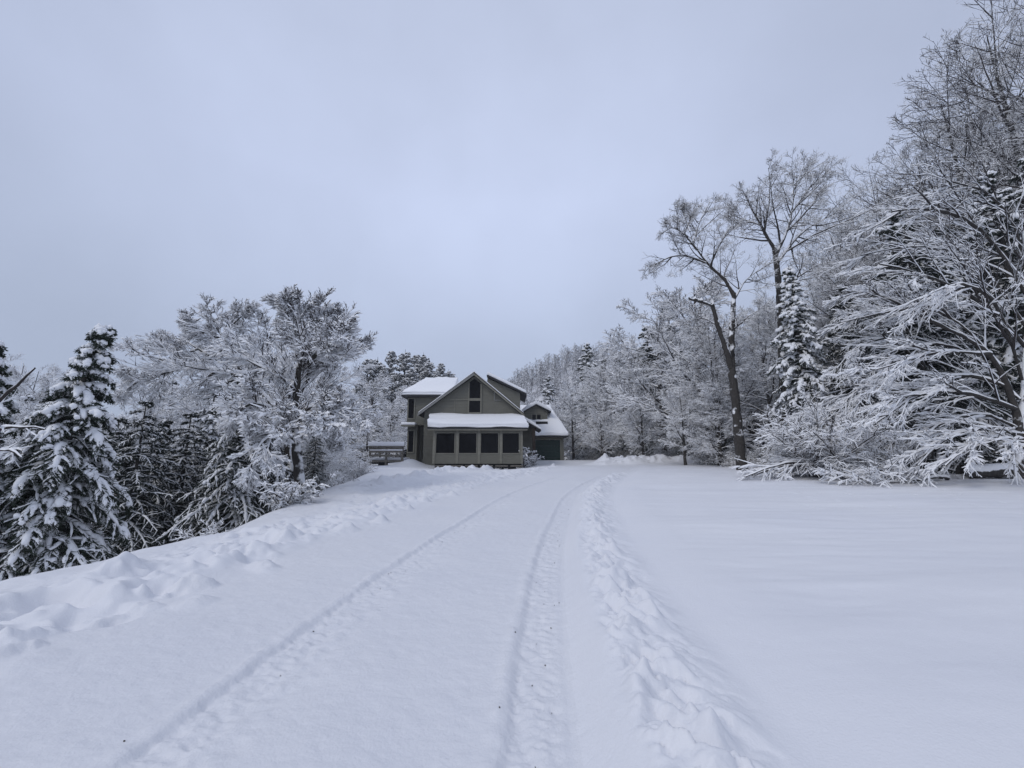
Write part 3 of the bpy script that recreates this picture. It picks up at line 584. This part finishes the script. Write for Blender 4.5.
while n < 24:
    px = R.uniform(690, 880); D_ = R.uniform(25, 40); m, H = R.choice(DENSE+BARE+FIR)
    con = any(m is f[0] for f in FIR)
    stand('fir_tree' if con else 'bare_tree', m, H, px, sky_right(px)+R.uniform(0, 60)+(30 if con else 0), D_, 'snowy fir filling the wood behind the forked tree' if con else 'snow-laced leafless tree filling the wood behind the forked tree', 'fir tree' if con else 'leafless tree',
          'firs behind the forked tree' if con else 'leafless trees behind the forked tree', R.uniform(0, 6)); n += 1
for i in range(14):
    px = R.uniform(835, 1040); m, H = DARKFIR[0]
    stand('fir_tree', m, H, px, R.uniform(215, 340), R.uniform(17.4, 21), 'dark fir in the gloom behind the arching boughs', 'fir tree', 'dark firs behind the arching tree', R.uniform(0, 6), 1.1)
# fallen branches and log at the edge of the field
D = 14.2
b = at(945, 478, D); b[2] = gz(b[0], D)
def low(px, h, dd=0): p = at(px, 470, D+dd); p[2] = gz(p[0], p[1])+h; return p
plant('fallen_branch', custom(95, [([low(946, .05), low(920, .25), low(893, .42), low(862, .30)], .05, .03)],
    [([low(935, .15), low(900, .35, -.3), low(870, .25, -.5), low(835, .03, -.6)], .03, .008), ([low(920, .25), low(900, .5, .2), low(872, .45, .3), low(850, .2, .4)], .03, .008), ([low(900, .35), low(880, .25, -.4), low(862, .1, -.6), low(842, .02, -.7)], .025, .008),
     ([low(938, .1), low(915, .08, -.5), low(890, .05, -.7), low(868, .02, -.8)], .025, .008)],
    7, 6, 0, .035, 0, -.04, -.06, .010, base=b, sub=3, tm='limb'), b, 'snow-buried fallen branch lying at the edge of the field', 'fallen branch')
D = 15.6
b = low(775, 0); plant('fallen_branch', custom(96, [([low(835, .5), low(800, .55), low(770, .35), low(752, .1)], .05, .03)],
    [([low(815, .5), low(790, .6, -.3), low(765, .4, -.5), low(745, .1, -.5)], .03, .008), ([low(800, .5), low(778, .3, .3), low(760, .2, .4), low(750, .0, .5)], .03, .008)],
    7, 6, 0, .04, 0, -.05, -.06, .010, base=b, sub=3, tm='limb'), b, 'snowy bowed branch touching the ground beside the leaning trunk', 'fallen branch')
D = 14.6
b = low(1000, 0); rg = np.random.default_rng(3); T = TM(); p = spline([low(962, .16), low(990, .2), low(1030, .28), low(1070, .3)], 30)[None]-b
T.add(tubes(p, np.full((1, 30), .17)*(1+.06*rg.standard_normal((1, 30))), 12, .14, rg, .3)); o = link('fallen_log', T.mesh('fallen_log', [M['bark']], True), None, tuple(b)); tag(o, 'thick fallen log capped with snow at the right edge', 'log')
# far hillside
hx = np.linspace(-260, 420, 140); hy = np.linspace(150, 420, 60); HX, HY = np.meshgrid(hx, hy)
def hillz(x, y): return -6+68*np.exp(-((x-48)/82)**2)*np.exp(-((y-265)/70)**2)+5*fbm(x, y, 50, 3, 77)
HZ = hillz(HX, HY); idx = np.arange(HX.size).reshape(HX.shape)
me = np_mesh('hill', np.stack([HX, HY, HZ], -1).reshape(-1, 3), np.stack([idx[:-1, :-1], idx[:-1, 1:], idx[1:, 1:], idx[1:, :-1]], -1).reshape(-1, 4), [M['snow']], smooth=True)
tag(link('hill', me), 'distant wooded hill beyond the house', 'hill', kind='structure')
rg = np.random.default_rng(9); T = TM(); nt_ = 1100
tx = rg.uniform(-60, 150, nt_); ty = rg.uniform(175, 275, nt_); tz = hillz(tx, ty); hh = rg.uniform(8, 14, nt_)
Pt = np.stack([np.stack([tx, ty, tz-1], 1), np.stack([tx+rg.standard_normal(nt_)*.4, ty, tz+hh*.5], 1), np.stack([tx+rg.standard_normal(nt_)*.6, ty, tz+hh], 1)], 1); Rt = np.stack([hh*.012, hh*.008, hh*.003], 1)
T.add(tubes(Pt, Rt, 4, 0, rg), 1); P1, R1 = spawn(Pt, Rt, 20, .12, 1, .95, .33, 2, .1, .0, rg, fall=.7, rl=.03); T.add(tubes(P1, np.maximum(R1, .07), 4, .07, rg, ph=.5), 0)
P2, R2 = spawn(P1, R1, 5, .1, 1, .8, .5, 1, .1, -.05, rg, flat=.8); T.add(tubes(P2, np.maximum(R2, .05), 4, .05, rg, ph=.5), 0)
tag(link('far_wood', T.mesh('far_wood', [M['bare'], M['limb']])), 'snowy leafless wood covering the distant hill', 'wood', kind='stuff')
# bits of leaf and bark dropped along the wheel tracks
rg = np.random.default_rng(4); V, Fq = [], []
for i in range(70):
    Y = 1.8+9*rg.random()**1.6; X = float(xr(np.array([Y]))[0])+(rg.choice([.02, .02, -1.72])+.09*rg.standard_normal()); z = float(terrain(np.array([X]), np.array([Y]))[0])+.004
    a = rg.random()*6.28; l = .003+.006*rg.random()**2; w = l*(.3+.4*rg.random()); q = len(V); ca, sa = math.cos(a), math.sin(a)
    for (u, v, t) in ((-l, 0, .002), (0, -w, .004), (l, 0, .003), (0, w, .001)): V.append((X+u*ca-v*sa, Y+u*sa+v*ca, z+t))
    for (u, v, t) in ((-l, 0, -.004), (0, -w, -.004), (l, 0, -.004), (0, w, -.004)): V.append((X+u*ca-v*sa, Y+u*sa+v*ca, z+t))
    Fq += [(q, q+1, q+2, q+3), (q+7, q+6, q+5, q+4)]+[(q+j, q+j+4, q+(j+1) % 4+4, q+(j+1) % 4) for j in range(4)]
tag(link('leaf_litter', np_mesh('leaf_litter', V, Fq, [M['debris']])), 'brown specks of leaf and bark scattered along the wheel tracks', 'leaf litter', kind='stuff')

# ------------------------------------------------------------------ house
G0 = .40
house = empty('house', (-3.0, 31.0, G0), 'grey-green clapboard house with a glazed gable, long front porch and snowy roofs', 'house')
def P_(mb, name, mat, parent=house, **k): return mb.build(name, M[mat], parent, **k)
# main gable body
gx0, gx1, gpx, gy = -6.9, .62, -3.0, 32.2
main = MB(); main.prism([(gx0, gy, G0), (gx1, gy, G0), (gx1, gy, 4.72), (gpx, gy, 7.72), (gx0, gy, 4.85)], (0, 9, 0)); wall = P_(main, 'wall', 'siding')
# main roof: two slabs, each with its snow, and pale barge boards on the front
def slab(x0, z0, x1, z1, y0, y1, th): return [(x0, y0, z0), (x1, y0, z1), (x1, y0, z1+th), (x0, y0, z0+th)], (0, y1-y0, 0)
ex0, ez0, ex1, ez1, pz = -7.35, 4.55, .95, 4.55, 7.80
roof = MB(); roof.prism(*slab(ex0, ez0, gpx, pz, 31.75, 41.5, .14)); roof.prism(*slab(gpx+.003, pz, ex1, ez1, 31.75, 41.5, .14)); roof_o = P_(roof, 'roof', 'roof')
b = MB(); b.prism(*slab(ex0+.05, ez0+.14, gpx, pz+.16, 31.8, 41.4, .11)); b.prism(*slab(gpx+.004, pz+.16, ex1-.05, ez1+.14, 31.8, 41.4, .11)); P_(b, 'snow_cover', 'roof_snow', roof_o, bevel=.06)
b = MB(); b.prism(*slab(ex0, ez0-.10, gpx, pz-.10, 31.70, 31.745, .20)); P_(b, 'barge_board', 'barge'); b = MB(); b.prism(*slab(gpx+.003, pz-.1, ex1, ez1-.1, 31.70, 31.745, .16)); P_(b, 'barge_board', 'trim')
# gable glazing
y = gy
w = MB().prism([(-3.36, y-.03, 5.92), (-2.50, y-.03, 5.92), (-2.50, y-.03, 7.12), (-3.0, y-.03, 7.5), (-3.36, y-.03, 7.22)], (0, .02, 0)); wo = P_(w, 'window', 'glass')
w = MB().box(-3.38, -2.50, y-.03, y-.01, 4.80, 5.72); wo2 = P_(w, 'window', 'glass')
t = MB(); t.box(-3.48, -3.38, y-.10, y-.002, 4.7, 7.18); t.box(-2.50, -2.40, y-.10, y-.002, 4.7, 7.05); t.box(-3.378, -2.502, y-.09, y-.002, 5.72, 5.92); t.box(-3.378, -2.502, y-.09, y-.002, 4.70, 4.80); P_(t, 'window_frame', 'trim', wo2)
t = MB(); t.box(-4.9, -3.49, y-.06, y-.002, 5.78, 5.88); t.box(-4.55, -4.50, y-.05, y-.002, 4.85, 5.775); P_(t, 'trim_band', 'trim')
t = MB(); t.box(-1.43, -1.36, y-.09, y-.03, 5.75, 6.45); t.box(-1.36, -.9, y-.09, y-.03, 5.74, 5.80); P_(t, 'bracket', 'barge')
# porch
px0, px1, py = -5.72, .78, 30.0
po = MB(); wz = (1.63, 3.05); wins = [(-5.50, -4.17), (-3.84, -2.58), (-2.25, -1.00), (-.68, .50)]
po.box(px0, px1, py, py+.14, .87, wz[0]-.06); po.box(px0, px1, py, py+.14, wz[1]+.06, 3.42)
xs = [px0]+[v for a in wins for v in (a[0]-.06, a[1]+.06)]+[px1]
for a, c in zip(xs[0::2], xs[1::2]): po.box(a, c, py+.002, py+.138, wz[0]-.06, wz[1]+.06)
po.box(px0, px0+.12, py+.142, gy-.002, .87, 3.42); po.box(px1-.12, px1, py+.142, gy-.002, .87, 3.42); P_(po, 'porch_wall', 'siding')
for a in wins:
    g = MB().box(a[0], a[1], py+.07, py+.09, *wz); go = P_(g, 'porch_window', 'glass')
    f = MB(); f.box(a[0]-.058, a[0], py-.02, py+.11, wz[0]-.058, wz[1]+.058); f.box(a[1], a[1]+.058, py-.02, py+.11, wz[0]-.058, wz[1]+.058); f.box(a[0], a[1], py-.02, py+.11, wz[1], wz[1]+.058); f.box(a[0], a[1], py-.035, py+.11, wz[0]-.058, wz[0]); P_(f, 'window_frame', 'trim', go)
for x in (px0-.01, -4.06, -2.47, -.89, px1-.17): P_(MB().box(x, x+.17, py-.04, py-.003, .88, 3.4), 'corner_board', 'trim')
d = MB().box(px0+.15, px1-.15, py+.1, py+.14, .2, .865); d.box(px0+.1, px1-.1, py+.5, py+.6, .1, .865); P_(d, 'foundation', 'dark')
for k in range(6):
    x = px0+.2+k*1.08; P_(MB().beam((x, py-.01, .72), (x+.9, py-.01, .72), .06, .10), 'skirt_board', 'wood')
pr = MB().prism([(-6.10, 29.65, 3.34), (1.14, 29.65, 3.34), (.85, 32.18, 4.32), (-6.45, 32.18, 4.32)], (0, 0, .12)); pro = P_(pr, 'porch_roof', 'roof')
s = MB().prism([(-6.12, 29.62, 3.465), (1.16, 29.62, 3.465), (.86, 32.16, 4.445), (-6.47, 32.16, 4.445)], (0, 0, .27)); P_(s, 'snow_cover', 'roof_snow', pro, bevel=.11, seg=3, smooth=True, rough=.3)
t = MB().box(-6.08, 1.12, 29.68, 29.74, 3.24, 3.335); P_(t, 'fascia', 'trim', pro)
# rear dormer on the right slope
dm = MB().prism([(-2.6, 36.2, 5.2), (.72, 36.2, 5.2), (.72, 36.2, 6.95), (-2.2, 36.2, 8.3)], (0, 4.5, 0)); P_(dm, 'dormer_wall', 'siding')
dr = MB().prism(*slab(-2.25, 8.42, 1.3, 6.72, 35.8, 41, .14)); dro = P_(dr, 'dormer_roof', 'roof'); s = MB().prism(*slab(-2.2, 8.565, 1.28, 6.865, 35.83, 40.9, .30)); P_(s, 'snow_cover', 'roof_snow', dro, bevel=.08, seg=3)
# two-storey wing on the left
wx0, wx1, wy = -8.86, -6.2, 34.5
wg = MB(); wg.box(wx0, wx1, wy, 40, 3.98, 6.42); wg.box(wx0+.08, -7.95, wy+.1, 40, .6, 3.975); wg.box(-7.945, wx1, wy+1.2, 40, .6, 3.97); P_(wg, 'wing_wall', 'siding')
for (a, b_, c, d_, yy) in ((-8.74, -8.28, 4.55, 6.18, wy), (-8.66, -8.24, 1.75, 3.5, wy+.1)):
    g = MB().box(a, b_, yy-.03, yy-.01, c, d_); go = P_(g, 'window', 'glass')
    f = MB(); f.box(a-.09, a, yy-.06, yy-.003, c-.09, d_+.09); f.box(b_, b_+.09, yy-.06, yy-.003, c-.09, d_+.09); f.box(a, b_, yy-.06, yy-.003, d_, d_+.09); f.box(a, b_, yy-.08, yy-.003, c-.09, c); P_(f, 'window_frame', 'trim', go)
d = MB().box(-7.7, -7.0, wy+1.15, wy+1.19, 1.15, 3.2); P_(d, 'door', 'dark')  # near-black panel; the recess's deep shade is put into its colour
sh = MB().box(-9.15, -8.0, 33.85, wy-.003, 3.84, 3.94); sho = P_(sh, 'ledge', 'trim'); P_(MB().box(-9.17, -7.98, 33.83, wy-.01, 3.945, 4.16), 'snow_cover', 'roof_snow', sho, bevel=.08, seg=3, smooth=True)
# hip roof of the wing
A0, B0, C0, D0 = (-9.25, 33.95, 6.46), (-5.0, 33.95, 6.46), (-5.0, 37.2, 8.25), (-7.9, 37.2, 8.25); E0, F0 = (-9.25, 40.5, 6.46), (-5.0, 40.5, 6.46)
def hip(dz, o): return [(A0[0]-o, A0[1]-o, A0[2]+dz), (B0[0], B0[1]-o, B0[2]+dz), (C0[0], C0[1], C0[2]+dz*1.1), (D0[0], D0[1], D0[2]+dz*1.1), (E0[0]-o, E0[1]+o, E0[2]+dz), (F0[0], F0[1]+o, F0[2]+dz)]
def hipbody(z0, z1, o):
    a = hip(z1, o); lo = [(p[0], p[1], 6.40+z0) for p in (a[0], a[1], a[5], a[4])]
    return MB().add(a+lo, [(0, 1, 2, 3), (3, 2, 5, 4), (0, 3, 4), (1, 5, 2), (0, 6, 7, 1), (1, 7, 8, 5), (5, 8, 9, 4), (4, 9, 6, 0), (6, 9, 8, 7)])
hr = P_(hipbody(-.08, 0, 0), 'wing_roof', 'roof'); P_(hipbody(.065, .30, -.03), 'snow_cover', 'roof_snow', hr, bevel=.12, seg=3, smooth=True, rough=.25)
# side entry
en = MB().prism([(.80, 32.6, 4.22), (2.30, 32.6, 3.36), (2.30, 32.6, 3.46), (.80, 32.6, 4.32)], (0, 2.6, 0)); eno = P_(en, 'entry_roof', 'roof')
s = MB().prism([(.82, 32.57, 4.33), (2.34, 32.57, 3.465), (2.33, 32.57, 3.60), (1.7, 32.57, 4.10), (1.2, 32.57, 4.40), (.82, 32.57, 4.56)], (0, 2.65, 0)); P_(s, 'snow_cover', 'roof_snow', eno, bevel=.07, seg=3)
P_(MB().box(1.62, 1.86, 32.8, 33.0, .7, 3.62), 'post', 'brown'); P_(MB().box(.80, 1.9, 35.3, 35.4, .7, 4.0), 'entry_wall', 'siding')
# ------------------------------------------------------------------ garage
gar = empty('garage', (3.3, 41.5, .7), 'grey garage with a dark green door and a gabled dormer on its snowy roof', 'garage')
def Q_(mb, name, mat, parent=gar, **k): return mb.build(name, M[mat], parent, **k)
ga = MB(); fy = 39.6
ga.box(1.4, 2.08, fy, fy+.2, .6, 3.2); ga.box(4.60, 4.95, fy, fy+.2, .6, 3.2); ga.box(2.083, 4.597, fy, fy+.2, 2.95, 3.2); ga.box(1.4, 1.6, fy+.202, 47, .6, 3.2); ga.box(4.75, 4.95, fy+.202, 47, .6, 3.2); ga.box(1.602, 4.748, 46.8, 47, .6, 3.2); Q_(ga, 'wall', 'siding')
gd = MB()
for k in range(4): gd.box(2.085, 4.595, fy+.09+.004*(k % 2), fy+.14, .7+k*.56, .7+k*.56+.545)
gdo = Q_(gd, 'garage_door', 'garage')
f = MB(); f.box(1.98, 2.08, fy-.03, fy-.003, .7, 3.03); f.box(4.60, 4.70, fy-.03, fy-.003, .7, 3.03); f.box(2.082, 4.598, fy-.03, fy-.003, 2.95, 3.05); Q_(f, 'door_frame', 'trim', gdo)
a = [(.7, 39.0, 3.2), (5.35, 39.0, 3.2), (3.95, 43.2, 6.35), (.7, 43.2, 6.35), (.7, 47.4, 3.2), (5.35, 47.4, 3.2)]
def groof(dz, o, th):
    q = [(p[0]+(o if p[0] > 4 else 0), p[1]+(-o if p[1] < 40 else o if p[1] > 46 else 0), p[2]+dz) for p in a]; hi = [(p[0], p[1], p[2]+th) for p in q]
    return MB().add(q+hi, [(6, 7, 8, 9), (9, 8, 11, 10), (7, 11, 8), (6, 9, 10), (0, 1, 7, 6), (1, 5, 11, 7), (5, 4, 10, 11), (4, 0, 6, 10), (0, 4, 5, 1)])
gr = Q_(groof(0, 0, .12), 'roof', 'roof'); Q_(groof(.125, -.02, .30), 'snow_cover', 'roof_snow', gr, bevel=.12, seg=3, smooth=True, rough=.25)
dy = 40.9; dd = MB().prism([(1.25, dy, 4.2), (3.55, dy, 4.2), (3.55, dy, 5.85), (2.42, dy, 6.4), (1.25, dy, 5.8)], (0, 2.5, 0)); ddo = Q_(dd, 'dormer', 'siding')
for x in (2.02, 2.50): Q_(MB().box(x, x+.36, dy-.04, dy-.01, 4.80, 5.48), 'window', 'glass', ddo)
t = MB(); t.box(1.94, 2.02, dy-.05, dy-.003, 4.72, 5.56); t.box(2.38, 2.50, dy-.05, dy-.003, 4.72, 5.56); t.box(2.86, 2.94, dy-.05, dy-.003, 4.72, 5.56); Q_(t, 'window_frame', 'trim', ddo)
rr = MB(); rr.prism(*slab(1.0, 5.62, 2.42, 6.42, 40.6, 43.5, .10)); rr.prism(*slab(2.423, 6.42, 3.9, 5.68, 40.6, 43.5, .10)); rro = Q_(rr, 'dormer_roof', 'roof', ddo)
rr = MB(); rr.prism([(.98, 40.55, 5.725), (2.42, 40.55, 6.525), (3.92, 40.55, 5.785), (3.94, 40.55, 5.98), (3.2, 40.55, 6.52), (2.42, 40.55, 6.80), (1.6, 40.55, 6.52), (.96, 40.55, 5.95)], (0, 3.0, 0)); Q_(rr, 'dormer_snow', 'roof_snow', ddo, bevel=.08, seg=3)
rr = MB().box(2.35, 3.5, 40.2, 40.3, 4.35, 4.75); Q_(rr, 'vent_panel', 'dark', ddo)
# ------------------------------------------------------------------ deck at the left of the house
deck = empty('deck', (-9.3, 31.8, .4), 'weathered wooden deck with snow-topped railing left of the house', 'deck')
def K_(mb, name, mat, parent=deck, **k): return mb.build(name, M[mat], parent, **k)
K_(MB().box(-10.6, -8.1, 30.9, 33.4, .98, 1.10), 'floor', 'wood'); K_(MB().box(-10.55, -8.15, 31.1, 33.3, 1.103, 1.30), 'snow_cover', 'snow', bevel=.08, seg=3)
for (x, y_) in ((-10.55, 30.95), (-8.15, 30.95), (-10.55, 33.3), (-9.35, 30.97)): K_(MB().box(x-.07, x+.07, y_-.06, y_+.06, -1.2, 2.08), 'post', 'wood')
for z in (1.38, 1.66, 1.92): K_(MB().box(-10.62, -8.08, 30.86, 30.89, z, z+.15), 'rail_board', 'wood')
for z in (1.38, 1.92): K_(MB().box(-10.66, -10.63, 30.9, 33.3, z, z+.15), 'rail_board', 'wood')
tr = K_(MB().box(-10.68, -8.02, 30.75, 31.15, 2.083, 2.14), 'top_rail', 'wood'); K_(MB().box(-10.70, -8.0, 30.73, 31.17, 2.143, 2.46), 'snow_cover', 'snow', tr, bevel=.08, seg=3, smooth=True)
K_(MB().box(-10.58, -8.12, 30.82, 30.858, 1.813, 1.90), 'ledge_snow', 'snow', tr, bevel=.02); K_(MB().box(-10.0, -9.3, 31.2, 31.3, -1, .97), 'brace', 'dark')
# snow-covered plants by the entry and along the porch footing
stand('shrub', bush(26, 2.0, 7, .25, .06, 6, 4, -.1, .02), 2.0, 526, 440, 31.2, 'tall snow-clotted shrub at the right corner of the porch', 'shrub')
stand('shrub', bush(27, 1.1, 7, .4, .06, 6, 4, -.1, .02), 1.1, 533, 450, 32.6, 'small snow-clotted shrub in front of the brown entry post', 'shrub')
for i in range(9):
    x = -5.9+i*.8+R.uniform(-.15, .15); m, H = R.choice(BUSH)
    plant('shrub', m, (x, 29.65+R.uniform(-.1, .1), gz(x, 29.6)-.05), 'low snow-flattened shrub along the foot of the porch', 'shrub', 'shrubs along the porch', R.uniform(0, 6), (.26, .15, .13))

# ------------------------------------------------------------------ sky, sun, camera
EL, AZ = math.radians(44), math.radians(-135)      # sun height; azimuth from straight ahead, to the left
w = bpy.data.worlds.new('World'); bpy.context.scene.world = w; w.use_nodes = True; nt = w.node_tree; bg = nt.nodes['Background']
sk = N(nt, 'ShaderNodeTexSky', sky_type='NISHITA', sun_disc=False); sk.sun_elevation = EL; sk.sun_rotation = AZ
tc = N(nt, 'ShaderNodeTexCoord'); sp = N(nt, 'ShaderNodeSeparateXYZ'); nt.links.new(tc.outputs['Generated'], sp.inputs[0])
cr = N(nt, 'ShaderNodeValToRGB'); e = cr.color_ramp.elements
e[0].position = 0; e[0].color = (.355, .416, .548, 1); e[1].position = 1; e[1].color = (.458, .51, .655, 1)
for p_, c_ in ((.25, (.413, .475, .622, 1)), (.55, (.492, .556, .735, 1))): q = e.new(p_); q.color = c_
nt.links.new(sp.outputs['Z'], cr.inputs['Fac'])
cn = N(nt, 'ShaderNodeTexNoise', Scale=1.6, Detail=5, Roughness=.5); nt.links.new(tc.outputs['Generated'], cn.inputs['Vector'])
mr = N(nt, 'ShaderNodeMapRange'); mr.inputs['From Min'].default_value = .3; mr.inputs['From Max'].default_value = .7; mr.inputs['To Min'].default_value = 7.7; mr.inputs['To Max'].default_value = 9.6
nt.links.new(cn.outputs['Fac'], mr.inputs['Value'])
vm = N(nt, 'ShaderNodeVectorMath', operation='SCALE'); nt.links.new(cr.outputs['Color'], vm.inputs[0]); nt.links.new(mr.outputs[0], vm.inputs['Scale'])
dp = N(nt, 'ShaderNodeVectorMath', operation='DOT_PRODUCT'); dp.inputs[1].default_value = (-.17, .76, .63); nt.links.new(tc.outputs['Generated'], dp.inputs[0])
gl = N(nt, 'ShaderNodeMapRange'); gl.interpolation_type = 'SMOOTHSTEP'; gl.inputs['From Min'].default_value = .72; gl.inputs['From Max'].default_value = 1.0; gl.inputs['To Min'].default_value = 1.0; gl.inputs['To Max'].default_value = 1.16; nt.links.new(dp.outputs['Value'], gl.inputs['Value'])
vg = N(nt, 'ShaderNodeVectorMath', operation='SCALE'); nt.links.new(vm.outputs[0], vg.inputs[0]); nt.links.new(gl.outputs[0], vg.inputs['Scale']); vm = vg
mx = N(nt, 'ShaderNodeMixRGB'); mx.inputs[0].default_value = .94; nt.links.new(sk.outputs[0], mx.inputs[1]); nt.links.new(vm.outputs[0], mx.inputs[2])
nt.links.new(mx.outputs[0], bg.inputs['Color']); bg.inputs['Strength'].default_value = .1
sl = bpy.data.lights.new('sun', 'SUN'); sl.energy = .75; sl.angle = math.radians(22); sl.color = (1, .96, .9); so = bpy.data.objects.new('sun', sl); C.objects.link(so)
from mathutils import Vector
sd = Vector((math.sin(AZ)*math.cos(EL), math.cos(AZ)*math.cos(EL), math.sin(EL))); so.rotation_euler = (-sd).to_track_quat('-Z', 'Y').to_euler(); so.location = (0, 0, 40)
cd = bpy.data.cameras.new('camera'); co = bpy.data.objects.new('camera', cd); C.objects.link(co)
cd.sensor_width = 36; cd.lens = F_PX/1024*36; cd.clip_end = 3000; cd.clip_start = .05; co.location = (0, 0, EYE); co.rotation_euler = (PI/2+PITCH, 0, 0)
sc = bpy.context.scene; sc.camera = co
sc.view_settings.view_transform = 'Standard'; sc.view_settings.look = 'None'; sc.view_settings.gamma = 1; sc.view_settings.exposure = .25; sc.view_settings.use_curve_mapping = False
sc.render.engine = 'CYCLES'; 
import mathutils
hz = MB().box(-320, 460, -8, 440, -45, 85); ho = hz.build('haze', bpy.data.materials.new('haze_air')); hm = ho.data.materials[0]; hm.use_nodes = True; ht = hm.node_tree; ht.nodes.clear()
on = ht.nodes.new('ShaderNodeOutputMaterial'); pv = ht.nodes.new('ShaderNodeVolumePrincipled'); pv.inputs['Color'].default_value = (.9, .93, 1, 1); pv.inputs['Density'].default_value = .0005; pv.inputs['Anisotropy'].default_value = 0
ht.links.new(pv.outputs[0], on.inputs['Volume']); tag(ho, 'thin snowy haze in the air', 'haze', kind='stuff')
sc.cycles.volume_bounces = 1
sc.cycles.use_denoising = True; sc.cycles.max_bounces = 10; sc.cycles.diffuse_bounces = 7
